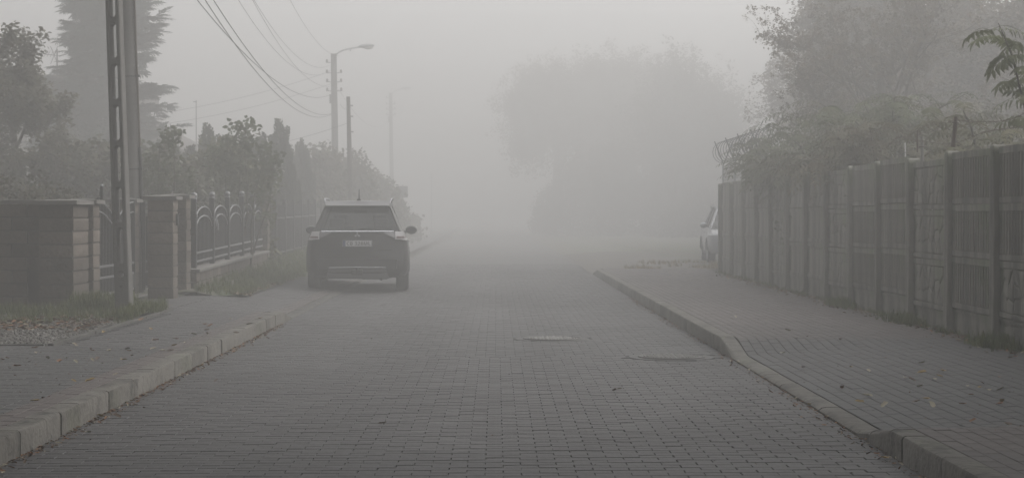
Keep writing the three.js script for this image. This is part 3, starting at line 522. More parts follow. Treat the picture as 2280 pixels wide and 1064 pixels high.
  // slack barbed wire along the top
  function barbed(label, pts, gr) { const g = [tube(pts, 0.003, 60, 4)], c = new THREE.CatmullRomCurve3(pts), n = Math.round(c.getLength() / 0.14); for (let k = 1; k < n; k++) { const p = c.getPointAt(k / n); for (let q = 0; q < 2; q++) { const v = V(rr(-1, 1), rr(-1, 1), rr(-1, 1)).normalize().multiplyScalar(0.028); g.push(bar(p.clone().sub(v), p.clone().add(v), 0.002, 0.0015, 3)); } } return solo('barbed_wire', merge(g), M.rust, label, 'barbed wire', gr); }
  const bw = (y, s, q) => range(0, 8, 1).map(k => { const d = 14.5 + k * 1.2; return V(5.02 + 0.06 * Math.sin(k * 1.7 + q), y + s * Math.sin(k * 2.1 + q) + 0.05 * Math.cos(k), -d); });
  barbed('slack upper strand of barbed wire above the near panels', bw(2.42, 0.07, 0), 'barbed wire above the near panels');
  barbed('slack lower strand of barbed wire above the near panels', bw(2.27, 0.05, 2), 'barbed wire above the near panels');
  barbed('pale strand of barbed wire in front of the bushes', range(0, 6, 1).map(k => V(5.05, 2.45 - 0.04 * k + 0.04 * Math.sin(k * 2), -(19.6 + k))), 'barbed wire above the near panels');
  // wire mesh and razor coil on Y brackets at the far end
  const y0 = base + 1.98;
  const mesh = thing('wire_mesh', 'faint wire mesh strip standing on the far end of the panel fence', 'mesh panel', [X, y0, -34.5]);
  { const g = []; for (let k = 0; k <= 60; k++) g.push(bx(0.006, 0.36, 0.006, 0, 0.2, -3.8 + k * 0.125)); for (let k = 0; k <= 6; k++) g.push(bx(0.006, 0.006, 7.6, 0, 0.02 + k * 0.06, 0)); part('mesh', merge(g), M.iron, mesh).userData.kind = 'stuff'; for (let k = 0; k < 5; k++) part('upright', bar(V(0, 0, -3.8 + k * 1.9), V(0, 0.42, -3.8 + k * 1.9), 0.02, 0.02, 6), M.galv, mesh); }
  const BG = 'brackets that carry the razor coil'; const places = ['at the very end of the panel fence', 'second from the end of the panel fence', 'third from the end of the panel fence', 'nearest the overhanging tree'];
  for (let k = 0; k < 4; k++) { const t = thing('wire_bracket', `forked iron bracket under the razor coil, ${places[k]}`, 'bracket', [X, y0 + 0.42, -(38.2 - k * 1.8)], 0, BG); part('arm', bar(V(0, 0, 0), V(-0.2, 0.5, 0), 0.014, 0.012, 6), M.iron, t); part('arm', bar(V(0, 0, 0), V(0.2, 0.5, 0), 0.014, 0.012, 6), M.iron, t); }
  { const p = []; const turns = 34; for (let k = 0; k <= turns * 14; k++) { const a = k / 14 * 2 * Math.PI, q = k / (turns * 14); p.push(V(X + 0.23 * Math.cos(a), y0 + 0.68 + 0.24 * Math.sin(a), -(38.5 - 7.5 * q) + 0.08 * Math.sin(a * 0.5))); } solo('razor_coil', new THREE.TubeGeometry(new THREE.CatmullRomCurve3(p), turns * 16, 0.0045, 3), M.iron, 'coil of razor wire lying in the forked brackets', 'razor wire'); }
}
// ---------------------------------------------------------------- cars
// local axes: origin on the ground under the middle of the rear bumper, rear towards +z, front towards -z
function carBody() {
  const S = [ // s along the car, half width at the sill bulge, belt half width, belt height, top height, underside height
    [0.0, 0.72, 0.62, 1.07, 1.07, 0.36], [0.05, 0.82, 0.72, 1.09, 1.09, 0.30], [0.16, 0.88, 0.79, 1.1, 1.1, 0.26], [0.4, 0.915, 0.82, 1.1, 1.1, 0.25], [0.9, 0.92, 0.825, 1.09, 1.09, 0.25],
    [1.5, 0.905, 0.825, 1.07, 1.07, 0.24], [2.2, 0.9, 0.825, 1.04, 1.04, 0.24], [2.9, 0.9, 0.82, 1.02, 1.02, 0.24], [3.35, 0.905, 0.8, 1.0, 1.02, 0.25], [3.6, 0.91, 0.79, 0.97, 1.03, 0.25],
    [4.0, 0.91, 0.77, 0.93, 0.98, 0.26], [4.35, 0.88, 0.72, 0.86, 0.9, 0.28], [4.55, 0.8, 0.64, 0.78, 0.82, 0.3], [4.66, 0.66, 0.55, 0.66, 0.7, 0.36]];
  const rings = S.map(([s, w, wb, vb, vt, u]) => {
    const half = [[0, u], [0.55 * w, u], [w - 0.09, u + 0.015], [w - 0.02, u + 0.1], [w, 0.5], [w + 0.004, 0.66], [w - 0.012, 0.82], [w - 0.035, vb - 0.12], [wb + 0.02, vb - 0.03], [wb - 0.02, vb], [wb * 0.5, vt * 0.7 + vb * 0.3 + 0.005], [0, vt + 0.01]];
    const rake = v => (s < 1 ? (v < 0.6 ? 0 : v < 0.7 ? 0.07 * (v - 0.6) / 0.1 : 0.07 + 0.06 * (v - 0.7) / 0.4) * (1 - s) : 0);
    return [...half.map(([x, v]) => [x, v, s + rake(v)]), ...half.slice(1, -1).reverse().map(([x, v]) => [-x, v, s + rake(v)])];
  });
  const n = rings[0].length, p = [], idx = [];
  for (const r of rings) for (const [x, v, s] of r) p.push(x, v, -s);
  for (let j = 0; j + 1 < rings.length; j++) for (let k = 0; k < n; k++) { const a = j * n + k, b = j * n + (k + 1) % n; idx.push(a, a + n, b, b, a + n, b + n); }
  const L = (rings.length - 1) * n; const mid = (o) => { let x = 0, y = 0, z = 0; for (let k = 0; k < n; k++) { x += p[(o + k) * 3]; y += p[(o + k) * 3 + 1]; z += p[(o + k) * 3 + 2]; } p.push(x / n, y / n, z / n); return p.length / 3 - 1; };
  const c0 = mid(0), c1 = mid(L);
  for (let k = 0; k < n; k++) { const q = (k + 1) % n; idx.push(c0, k, q, c1, L + q, L + k); }
  let g = raw(p, idx); const ev = new Evaluator(); ev.useGroups = false; ev.attributes = ['position', 'normal', 'uv'];
  let A = new Brush(g); A.updateMatrixWorld();
  const cut = (c) => { const B = new Brush(c); B.updateMatrixWorld(); A = ev.evaluate(A, B, SUBTRACTION); A.updateMatrixWorld(); };
  for (const s of [0.97, 3.64]) for (const q of [-1, 1]) cut(new THREE.CylinderGeometry(0.385, 0.385, 0.36, 28).rotateZ(Math.PI / 2).translate(q * 0.82, 0.36, -s));
  cut(bx(1.42, 0.75, 3.0, 0, 0.93, -1.83));
  g = strip(A.geometry); g.deleteAttribute('uv'); return metricUV(toCreasedNormals(g, 0.55));
}
const bodyGeo = carBody();
function wheelParts(t, x, s, tyre, rim) {
  const w = part('wheel', new THREE.CylinderGeometry(0.09, 0.09, 0.18, 14).rotateZ(Math.PI / 2), M.dark, t, [x, 0.352, -s]);
  const pr = [[-0.112, 0.235], [-0.115, 0.3], [-0.1, 0.335], [-0.07, 0.35], [0.07, 0.35], [0.1, 0.335], [0.115, 0.3], [0.112, 0.235]].map(([a, r]) => new THREE.Vector2(r, a));
  part('tyre', new THREE.LatheGeometry(pr, 36).rotateZ(Math.PI / 2), tyre, w);
  const q = Math.sign(x), sp = [new THREE.LatheGeometry([[0.235, -0.11], [0.22, -0.09], [0.21, 0.09], [0.235, 0.11]].map(p => new THREE.Vector2(...p)), 30).rotateZ(Math.PI / 2), new THREE.CylinderGeometry(0.05, 0.05, 0.03, 14).rotateZ(Math.PI / 2).translate(q * 0.085, 0, 0)];
  for (let k = 0; k < 5; k++) sp.push(at(bx(0.025, 0.2, 0.05), q * 0.085, 0, 0).translate(0, 0.12, 0).rotateX(k * 2 * Math.PI / 5));
  part('rim', merge(sp), rim, w);
}
function car(label, pos, turn, paint, o = {}) {
  const t = thing('parked_car', label, 'car', pos, turn);
  const tyre = mat(0.02, 0.02, 0.021, 0.9), rim = mat(0.4, 0.4, 0.42, 0.35, { metalness: 0.8 }), trim = mat(0.018, 0.018, 0.019, 0.6), chrome = mat(0.62, 0.63, 0.66, 0.2, { metalness: 0.9 }), silver = mat(0.2, 0.205, 0.22, 0.45, { metalness: 0.5 });
  const glass = phys(0.42, 0.44, 0.44, { roughness: 0.02, transmission: 1, thickness: 0, ior: 1.5 }), seatM = mat(0.03, 0.03, 0.032, 0.95);
  part('body', bodyGeo, paint, t);
  const P = (x, y, s) => V(x, y, -s);
  // greenhouse corner points: belt (b) and roof (r) lines, as functions of s
  const roofY = s => 1.605 + 0.04 * Math.sin(clamp((s - 0.3) / 2.6) * Math.PI), roofX = s => 0.575 - 0.045 * Math.abs(clamp((s - 1.5) / 1.4, -1, 1)) ** 2;
  const beltY = s => 1.1 - 0.032 * s, beltX = s => s < 0.4 ? 0.735 + 0.2 * s : 0.815;
  // roof skin with rounded edges
  { const p = [], idx = [], ss = range(0.3, 2.62, 0.116), us = [-1, -0.96, -0.86, -0.6, -0.3, 0, 0.3, 0.6, 0.86, 0.96, 1]; for (const s of ss) for (const u of us) p.push(u * (roofX(s) + 0.035), roofY(s) - 0.045 * Math.abs(u) ** 5 + 0.025 * (1 - u * u), -s); const n = us.length; for (let j = 0; j + 1 < ss.length; j++) for (let k = 0; k + 1 < n; k++) { const a = j * n + k; idx.push(a, a + 1, a + n, a + 1, a + n + 1, a + n); }
    const top = raw(p, idx), low = raw(p.map((v, i) => i % 3 === 1 ? v - 0.035 : v), idx); part('roof', merge([top, low]), o.dewSkySheen ?? paint, t); }
  part('spoiler', hexa([P(-0.57, 1.545, 0.34), P(0.57, 1.545, 0.34), P(0.545, 1.55, 0.17), P(-0.545, 1.55, 0.17), P(-0.58, 1.65, 0.37), P(0.58, 1.65, 0.37), P(0.555, 1.566, 0.165), P(-0.555, 1.566, 0.165)]), o.dewSkySheen ?? paint, t);
  part('brake_lamp', rbx(0.22, 0.01, 0.012, 0.004, 0, 1.553, -0.168), mat(0.06, 0.03, 0.03, 0.3), t);
  const strut = (name, q, sb0, sb1, st0, st1, m, inset = 0, th = 0.05) => { const o = (x) => q * x; const ring = k => [P(o(beltX(sb0) - k), beltY(sb0), sb0), P(o(beltX(sb1) - k), beltY(sb1), sb1), P(o(roofX(st1) + 0.02 - k), roofY(st1) - 0.03, st1), P(o(roofX(st0) + 0.02 - k), roofY(st0) - 0.03, st0)]; part(name, hexa([...ring(inset), ...ring(inset + th)]), m, t); };
  for (const q of [-1, 1]) {
    strut('pillar', q, 0.13, 0.62, 0.36, 0.72, paint); strut('pillar', q, 1.3, 1.42, 1.25, 1.34, trim, 0.004); strut('pillar', q, 2.22, 2.34, 2.0, 2.09, trim, 0.004); strut('pillar', q, 3.28, 3.42, 2.5, 2.62, paint);
    strut('side_window', q, 0.62, 1.3, 0.72, 1.25, glass, 0.02, 0.002); strut('side_window', q, 1.42, 2.22, 1.34, 2.0, glass, 0.02, 0.002); strut('side_window', q, 2.34, 3.28, 2.09, 2.5, glass, 0.02, 0.002);
    part('window_trim', tube([P(q * (beltX(0.62) + 0.008), beltY(0.62) + 0.004, 0.62), P(q * (beltX(2) + 0.008), beltY(2) + 0.004, 2), P(q * (beltX(3.3) + 0.008), beltY(3.3) + 0.004, 3.3)], 0.009, 12, 6), chrome, t);
    const rail = part('roof_rail', tube([P(q * 0.57, 1.6, 0.36), P(q * 0.585, 1.66, 0.44), P(q * 0.6, 1.685, 0.7), P(q * 0.605, 1.695, 1.5), P(q * 0.59, 1.68, 2.3), P(q * 0.565, 1.62, 2.5)], 0.017, 30, 8), mat(0.3, 0.3, 0.32, 0.5, { metalness: 0.4 }), t);
    part('rail_foot', rbx(0.05, 0.075, 0.12, 0.012, q * 0.575, 1.61, -1.45), trim, rail);
    // tail lamp wrapping the corner, with a pale wedge on the tailgate
    const lamp = part('tail_light', hexa([P(q * 0.665, 0.955, 0.035), P(q * 0.665, 1.1, 0.09), P(q * 0.8, 1.095, 0.13), P(q * 0.858, 0.94, 0.11), P(q * 0.66, 0.955, 0.2), P(q * 0.66, 1.1, 0.2), P(q * 0.822, 1.07, 0.5), P(q * 0.892, 0.95, 0.42)]), phys(0.62, 0.61, 0.615, { roughness: 0.2, clearcoat: 1 }), t);
    part('lens', hexa([P(q * 0.69, 0.975, 0.030), P(q * 0.69, 1.01, 0.042), P(q * 0.82, 1.01, 0.096), P(q * 0.83, 0.98, 0.09), P(q * 0.69, 0.975, 0.1), P(q * 0.69, 1.01, 0.1), P(q * 0.85, 1.01, 0.3), P(q * 0.86, 0.98, 0.3)]), mat(0.13, 0.06, 0.06, 0.2), lamp);
    part('gate_lamp', hexa([P(q * 0.655, 0.975, 0.05), P(q * 0.655, 1.085, 0.1), P(q * 0.46, 1.085, 0.095), P(q * 0.475, 1.06, 0.08), P(q * 0.655, 0.975, 0.16), P(q * 0.655, 1.085, 0.16), P(q * 0.46, 1.085, 0.16), P(q * 0.475, 1.06, 0.16)]), phys(0.2, 0.19, 0.195, { roughness: 0.15, clearcoat: 1 }), t);
    part('reflector', rbx(0.15, 0.035, 0.02, 0.006, q * 0.56, 0.555, 0.002), mat(0.22, 0.05, 0.04, 0.3), t);
    // mirror
    const mir = part('wing_mirror', new THREE.SphereGeometry(1, 16, 12).scale(0.11, 0.085, 0.085).translate(q * 0.955, 1.1, -2.95), o.mirror ?? paint, t);
    part('mirror_arm', hexa([P(q * 0.81, 1.03, 2.96), P(q * 0.81, 1.08, 2.96), P(q * 0.9, 1.08, 2.93), P(q * 0.9, 1.05, 2.93), P(q * 0.81, 1.03, 3.05), P(q * 0.81, 1.08, 3.05), P(q * 0.9, 1.08, 2.98), P(q * 0.9, 1.05, 2.98)]), trim, mir);
    part('mirror_glass', new THREE.CircleGeometry(1, 18).scale(0.088, 0.066, 1).translate(q * 0.955, 1.1, -2.868), mat(0.05, 0.05, 0.055, 0.08), mir);
    // headlight and fog light
    const hl = part('headlight', hexa([P(q * 0.52, 0.69, 4.66), P(q * 0.5, 0.8, 4.62), P(q * 0.74, 0.85, 4.42), P(q * 0.8, 0.74, 4.46), P(q * 0.5, 0.69, 4.3), P(q * 0.5, 0.8, 4.3), P(q * 0.8, 0.87, 4.1), P(q * 0.87, 0.76, 4.1)]), phys(0.35, 0.36, 0.38, { roughness: 0.08, clearcoat: 1 }), t);
    part('lamp_bulb', new THREE.SphereGeometry(0.05, 12, 8).translate(q * 0.62, 0.76, -4.56), chrome, hl);
    part('door_handle', rbx(0.02, 0.03, 0.17, 0.008, q * 0.905, 0.9, -1.55), chrome, t); part('door_handle', rbx(0.02, 0.03, 0.17, 0.008, q * 0.9, 0.885, -2.45), chrome, t);
    for (const s of [0.97, 3.64]) { wheelParts(t, q * 0.79, s, tyre, rim); part('arch_trim', new THREE.TorusGeometry(0.385, 0.022, 6, 26, Math.PI).rotateY(Math.PI / 2).translate(q * 0.905, 0.36, -s), trim, t); }
    part('sill', rbx(0.05, 0.1, 2.0, 0.015, q * 0.885, 0.3, -2.3), trim, t);
  }
  const pane = (name, a, k) => part(name, hexa([...a, ...a.map(v => v.clone().add(V(0, 0, k)))]), glass, t);
  pane('rear_window', [P(-0.715, 1.105, 0.135), P(0.715, 1.105, 0.135), P(0.55, 1.56, 0.33), P(-0.55, 1.56, 0.33)], -0.003);
  pane('windscreen', [P(-0.78, 1.0, 3.4), P(0.78, 1.0, 3.4), P(0.555, 1.56, 2.6), P(-0.555, 1.56, 2.6)], 0.003);
  part('window_seal', tube([P(-0.74, 1.1, 0.125), P(-0.65, 1.33, 0.23), P(-0.565, 1.535, 0.32), P(-0.5, 1.56, 0.33), P(0.5, 1.56, 0.33), P(0.565, 1.535, 0.32), P(0.65, 1.33, 0.23), P(0.74, 1.1, 0.125)], 0.014, 60, 6), trim, t);
  // inside: seats and dashboard make the dark shapes behind the glass
  for (const [x, s, h] of [[-0.37, 2.45, 1.22], [0.37, 2.45, 1.22], [-0.4, 1.35, 1.14], [0.4, 1.35, 1.14]]) { const seat = part('seat', rbx(0.5, 0.62, 0.16, 0.05, x, h - 0.33, -s), seatM, t); part('headrest', rbx(0.27, 0.19, 0.1, 0.04, x, h + 0.1, -s + 0.02), seatM, seat); }
  part('dashboard', rbx(1.4, 0.25, 0.45, 0.05, 0, 0.94, -3.15), seatM, t); part('parcel_shelf', bx(1.4, 0.02, 0.85, 0, 1.02, -0.72), seatM, t);
  { const m = part('inner_mirror', rbx(0.24, 0.07, 0.03, 0.012, 0, 1.46, -2.62), trim, t); m.userData.kind = undefined; }
  // tail
  part('chrome_strip', hexa([P(-0.64, 1.094, 0.102), P(0.64, 1.094, 0.102), P(0.64, 1.108, 0.112), P(-0.64, 1.108, 0.112), P(-0.64, 1.094, 0.16), P(0.64, 1.094, 0.16), P(0.64, 1.108, 0.16), P(-0.64, 1.108, 0.16)]), chrome, t);
  part('antenna', merge([new THREE.CylinderGeometry(0.035, 0.045, 0.03, 10).translate(0, 0.015, 0), bar(V(0, 0.02, 0), V(0.004, 0.21, 0.05), 0.012, 0.007, 6)]), trim, t, [0.02, 1.655, -0.45]);
  part('bumper', hexa([P(-0.68, 0.42, -0.035), P(0.68, 0.42, -0.035), P(0.7, 0.6, -0.03), P(-0.7, 0.6, -0.03), P(-0.72, 0.42, 0.1), P(0.72, 0.42, 0.1), P(0.74, 0.6, 0.1), P(-0.74, 0.6, 0.1)]), o.bumper ?? trim, t);
  part('skid_plate', hexa([P(-0.56, 0.24, 0.07), P(0.56, 0.24, 0.07), P(0.5, 0.445, -0.04), P(-0.5, 0.445, -0.04), P(-0.56, 0.24, 0.13), P(0.56, 0.24, 0.13), P(0.5, 0.445, 0.1), P(-0.5, 0.445, 0.1)]), silver, t);
  part('skid_trim', rbx(1.0, 0.014, 0.02, 0.005, 0, 0.45, 0.048), chrome, t);
  part('tailgate_handle', rbx(0.5, 0.02, 0.03, 0.008, 0, 0.96, 0.005 - 0.06), trim, t);
  for (const q of [-1, 1]) part('gate_crease', rbx(0.24, 0.012, 0.012, 0.004, q * 0.5, 0.76, -0.055), paint, t);
  const tow = part('tow_hitch', rbx(0.2, 0.1, 0.14, 0.02, 0.0, 0.365, 0.02), trim, t);
  part('tow_ball', merge([new THREE.SphereGeometry(0.026, 12, 8).translate(0, 0.43, 0.13), bar(V(0, 0.33, 0.1), V(0, 0.42, 0.13), 0.016, 0.014, 8), bar(V(0, 0.34, 0.05), V(0, 0.33, 0.1), 0.016, 0.016, 8)]), M.iron, tow);
  part('underbody', merge([bx(1.2, 0.05, 4.0, 0, 0.27, -2.3), rbx(0.5, 0.1, 0.28, 0.04, 0.3, 0.27, -0.42), new THREE.CylinderGeometry(0.09, 0.09, 1.35, 12).rotateZ(Math.PI / 2).translate(0, 0.32, -0.97), bar(V(0.42, 0.235, -0.3), V(0.42, 0.235, 0.0), 0.028, 0.028, 10)]), trim, t);
  part('rear_wiper', bar(P(0.02, 1.13, 0.125), P(0.34, 1.16, 0.135), 0.009, 0.006, 5), trim, t);
  // front
  part('grille', merge([0.5, 0.58, 0.66].map(y => rbx(0.95, 0.035, 0.05, 0.01, 0, y, -4.675))), chrome, t); part('grille_back', rbx(1.05, 0.28, 0.04, 0.01, 0, 0.58, -4.655), trim, t);
  part('front_bumper', rbx(1.3, 0.12, 0.08, 0.03, 0, 0.38, -4.65), o.bumper ?? trim, t);
  for (const x of [-0.35, 0.3]) part('wiper', bar(P(x, 1.0, 3.44), P(x + 0.5, 1.08, 3.36), 0.008, 0.006, 5), trim, t);
  if (o.plate) {
    const pl = part('number_plate', rbx(0.52, 0.114, 0.012, 0.004, 0, 0.88, -0.04), mat(0.62, 0.62, 0.63, 0.5), t); pl.rotation.x = 0;
    const cv = document.createElement('canvas'); cv.width = 512; cv.height = 112; const c = cv.getContext('2d'); c.fillStyle = '#d0d0d2'; c.fillRect(0, 0, 512, 112); c.fillStyle = '#3a4a7a'; c.fillRect(4, 4, 44, 104); c.fillStyle = '#222'; c.font = 'bold 92px sans-serif'; c.textBaseline = 'middle'; c.textAlign = 'center'; c.fillText('CB', 122, 60); c.fillText('328ML', 350, 60); c.lineWidth = 5; c.strokeStyle = '#333'; c.strokeRect(3, 3, 506, 106);
    const tx = new THREE.CanvasTexture(cv); tx.colorSpace = THREE.SRGBColorSpace;
    part('plate_print', new THREE.PlaneGeometry(0.51, 0.108).translate(0, 0.88, -0.0325), mat(0.95, 0.95, 0.95, 0.5, { map: tx }), pl);
    const em = [], dia = a => { const s = new THREE.Shape(); s.moveTo(0, 0); s.lineTo(-0.019, 0.032); s.lineTo(0, 0.064); s.lineTo(0.019, 0.032); s.closePath(); return strip(new THREE.ExtrudeGeometry(s, { depth: 0.01, bevelEnabled: false }).rotateZ(a)); };
    for (let k = 0; k < 3; k++) em.push(dia(k * 2 * Math.PI / 3));
    part('emblem', merge(em).translate(0, 1.035, -0.062), chrome, t);
  }
  return t;
}
const darkPaint = phys(0.008, 0.008, 0.0095, { roughness: 0.5, clearcoat: 0.6, clearcoatRoughness: 0.12, metalness: 0.0, specularIntensity: 0.6 });
const suv = car('dark sport utility car with silver roof rails parked half on the left pavement', [-2.5, 0.012, -31.55], 0.05, darkPaint, { plate: true, dewSkySheen: mat(0.16, 0.16, 0.165, 0.42) });  // paler roof and spoiler: dew, plus sky reflection put into the colour
suv.scale.x = 1.025;
const pale = car('pale silver car peeking out behind the end of the right fence', [6.85, 0.1, -51.2], Math.PI - 0.06, phys(0.27, 0.28, 0.30, { roughness: 0.35, clearcoat: 1, clearcoatRoughness: 0.08, metalness: 0.2 }), { bumper: mat(0.45, 0.46, 0.49, 0.4) });
pale.scale.set(0.97, 0.93, 1);
// ---------------------------------------------------------------- trees, hedges and small plants
function taper(list, pts, rad, n) {                  // one tapered limb appended to list
  const p = [], idx = [];
  for (let i = 0; i < pts.length; i++) {
    const d = (pts[Math.min(i + 1, pts.length - 1)]).clone().sub(pts[Math.max(0, i - 1)]).normalize(), u = Math.abs(d.y) < 0.9 ? V(0, 1, 0).cross(d).normalize() : V(1, 0, 0).cross(d).normalize(), w = d.clone().cross(u);
    for (let k = 0; k < n; k++) { const a = k / n * 2 * Math.PI; p.push(pts[i].x + rad[i] * (u.x * Math.cos(a) + w.x * Math.sin(a)), pts[i].y + rad[i] * (u.y * Math.cos(a) + w.y * Math.sin(a)), pts[i].z + rad[i] * (u.z * Math.cos(a) + w.z * Math.sin(a))); }
  }
  for (let i = 0; i + 1 < pts.length; i++) for (let k = 0; k < n; k++) { const a = i * n + k, b = i * n + (k + 1) % n; idx.push(a, b, a + n, b, b + n, a + n); }
  const g = raw(p, idx).toNonIndexed(); const uv = g.attributes.uv, q = g.attributes.position; for (let i = 0; i < uv.count; i++) uv.setXY(i, q.getX(i) + q.getZ(i), q.getY(i) * 0.4);
  list.push(g);
}
function grow(seed, o) {                             // branching tree: wood geometry and twig points
  const r = rng(seed), wood = [], twigs = [], wd = [];
  const branch = (p, dir, len, rad, lev) => {
    const n = lev === 0 ? 7 : 5, pts = [p.clone()], rads = [rad]; let d = dir.clone();
    for (let i = 1; i <= n; i++) {
      d.add(V(rr(-1, 1, r), rr(-1, 1, r), rr(-1, 1, r)).multiplyScalar(o.bend * (lev ? 1 : 0.35))).add(V(0, (lev ? o.lift : 0.1) * 0.3, 0)); if (o.pull && lev) d.add(o.pull.clone().multiplyScalar(0.12)); d.normalize();
      p = p.clone().add(d.clone().multiplyScalar(len / n)); pts.push(p); rads.push(rad * (1 - (lev === o.levels ? 0.8 : 0.55) * i / n));
      if (lev >= o.leafFrom) for (let q = 0; q < (lev === o.levels ? 2 : 1); q++) twigs.push([p.clone().add(V(rr(-1, 1, r), rr(-1, 1, r), rr(-1, 1, r)).multiplyScalar(o.spread)), d.clone()]);
    }
    taper(lev < o.levels ? wood : wd, pts, rads, lev < 2 ? 7 : lev < o.levels ? 4 : 3);
    if (lev < o.levels) {
      const m = o.kids[lev];
      for (let k = 0; k < m; k++) {
        const t = lev ? 0.3 + 0.7 * (k + r()) / m : o.bare + (1 - o.bare) * (k + 0.5 * r()) / m, f = t * n, i = Math.min(n - 1, Math.floor(f)), b = pts[i].clone().lerp(pts[i + 1], f - i);
        const ax = pts[i + 1].clone().sub(pts[i]).normalize(), side = V(rr(-1, 1, r), rr(-0.4, 1, r) * 0.6, rr(-1, 1, r)).normalize(); side.addScaledVector(ax, -side.dot(ax)).normalize();
        branch(b, ax.clone().multiplyScalar(0.45 + 0.5 * r()).add(side).normalize(), len * o.ratio * rr(0.7, 1.1, r) * (lev ? 1 : 1.25 - 0.55 * t), Math.max(0.005, rads[i] * 0.5), lev + 1);
      }
    }
  };
  branch(V(0, 0, 0), V(o.tilt?.[0] ?? 0, 1, o.tilt?.[1] ?? 0).normalize(), o.len, o.rad, 0);
  return { wood: merge([...wood, ...wd]), twigs };
}
function leafBlade(L, W, bend = 0.25) { const p = [[0, 0, 0], [-W / 2, bend * L * 0.1, L * 0.4], [W / 2, bend * L * 0.1, L * 0.4], [0, -bend * L * 0.02, L * 0.45], [-W * 0.3, -bend * L * 0.25, L * 0.78], [W * 0.3, -bend * L * 0.25, L * 0.78], [0, -bend * L * 0.7, L]].flat(); return raw(p, [0, 3, 1, 0, 2, 3, 1, 3, 4, 3, 2, 5, 4, 3, 6, 3, 5, 6]).toNonIndexed(); }
function leafTri(L, W) { return raw([0, 0, 0, -W / 2, L * 0.05, L * 0.5, 0, -L * 0.1, L, W / 2, L * 0.05, L * 0.5], [0, 1, 3, 1, 2, 3]).toNonIndexed(); }
function cluster(n, L, W, R, seed, blade = leafBlade) { const r = rng(seed), g = []; for (let k = 0; k < n; k++) { const q = blade(L * rr(0.7, 1.15, r), W * rr(0.8, 1.15, r)); g.push(q.applyMatrix4(mat4(V(rr(-R, R, r), rr(-R, R, r), rr(-R, R, r)), rr(-0.9, 0.9, r), rr(0, 6.28, r), rr(-0.7, 0.7, r), 1))); } const m = merge(g); m.computeVertexNormals(); return m; }
function crown(t, twigs, geo, m, seed, keep = 1, sc = [0.7, 1.3], tint = [0.75, 1.3]) {
  const r = rng(seed), ms = [], cs = [];
  for (const [p] of twigs) { if (r() > keep) continue; ms.push(mat4(p, rr(-0.6, 0.6, r), rr(0, 6.28, r), rr(-0.6, 0.6, r), rr(...sc, r))); const k = rr(...tint, r); cs.push(new THREE.Color(k * rr(0.94, 1.1, r), k, k * rr(0.85, 1.05, r))); }
  return many('crown', geo, m, ms, t, cs);
}
const MT = { green: leafMat(0.105, 0.12, 0.062), dull: leafMat(0.115, 0.11, 0.075), brown: leafMat(0.15, 0.122, 0.088), spruce: leafMat(0.035, 0.05, 0.04, 0.1), thuja: leafMat(0.05, 0.062, 0.036, 0.15), yellow: leafMat(0.11, 0.11, 0.05), grass: leafMat(0.105, 0.135, 0.055, 0.3), dry: leafMat(0.20, 0.17, 0.10, 0.3) };
function tree(label, [x, y, z], seed, o, geo, m, keep, group, name = 'tree') {
  const t = thing(name, label, 'tree', [x, y, z], 0, group), { wood, twigs } = grow(seed, o);
  part('trunk', wood, M.bark, t); crown(t, twigs, geo, m, seed + 1, keep, o.sc, o.tint);
  return t;
}
// spruce beyond the gate
{
  const t = thing('spruce_tree', 'tall dark spruce rising behind the slotted concrete pole', 'tree', [-11.6, 0.1, -52.5]), r = rng(77), H = 11, wood = [], ms = [], cs = [];
  taper(wood, range(0, H, H / 8).map(y => V(0.05 * Math.sin(y), y, 0)), range(0, 1, 1 / 8).map(k => 0.16 * (1 - k) + 0.01), 8);
  const spray = (() => { const g = [], q = rng(5); for (let k = 0; k < 15; k++) { const u = k / 14, s = k & 1 ? 1 : -1, L = 0.2 * (1 - 0.6 * u) + 0.05; g.push(leafTri(L, 0.05).applyMatrix4(mat4(V(0, 0, u * 0.42), rr(-0.2, 0.5, q), s * rr(0.55, 1.0, q), s * 0.4, 1))); g.push(leafTri(L * 0.7, 0.045).applyMatrix4(mat4(V(0, 0, u * 0.42), rr(-0.8, -0.2, q), s * rr(0.2, 0.8, q), 0, 1))); } g.push(leafTri(0.2, 0.06).translate(0, 0, 0.4)); const m = merge(g); m.computeVertexNormals(); return m; })();
  for (let q = 0; q < 420; q++) {
    const y = 0.4 + (H - 0.5) * Math.pow(r(), 0.9), L = (2.15 * Math.pow(1 - y / H, 0.5) + 0.08) * (r() < 0.25 ? rr(0.95, 1.2, r) : rr(0.55, 1.0, r)), a = r() * 2 * Math.PI, droop = rr(0.12, 0.42, r), pts = [];
    for (let i = 0; i <= 4; i++) { const u = i / 4; pts.push(V(Math.cos(a + 0.15 * u) * L * u, y - droop * L * u + (droop * 0.5 + 0.12) * L * u * u, Math.sin(a + 0.15 * u) * L * u)); }
    taper(wood, pts, [0.03, 0.025, 0.018, 0.012, 0.005], 3);
    const m = Math.max(3, Math.round(L / 0.12));
    for (let i = 0; i < m; i++) { const u = 0.15 + 0.87 * i / m, f = Math.min(0.999, u) * 4, b = pts[Math.floor(f)].clone().lerp(pts[Math.floor(f) + 1], f % 1); for (const s of [-1, 1]) { ms.push(mat4(b.clone().add(V(rr(-0.07, 0.07, r), rr(-0.14, 0.06, r), rr(-0.07, 0.07, r))), rr(-0.15, 0.75, r), Math.PI / 2 - a + s * rr(0.1, 1.1, r), s * rr(0, 0.6, r), rr(0.6, 1.15, r))); const k = rr(0.75, 1.25, r); cs.push(new THREE.Color(k, k, k)); } }
  }
  part('trunk', merge(wood), M.bark, t); many('crown', spray, MT.spruce, ms, t, cs);
}
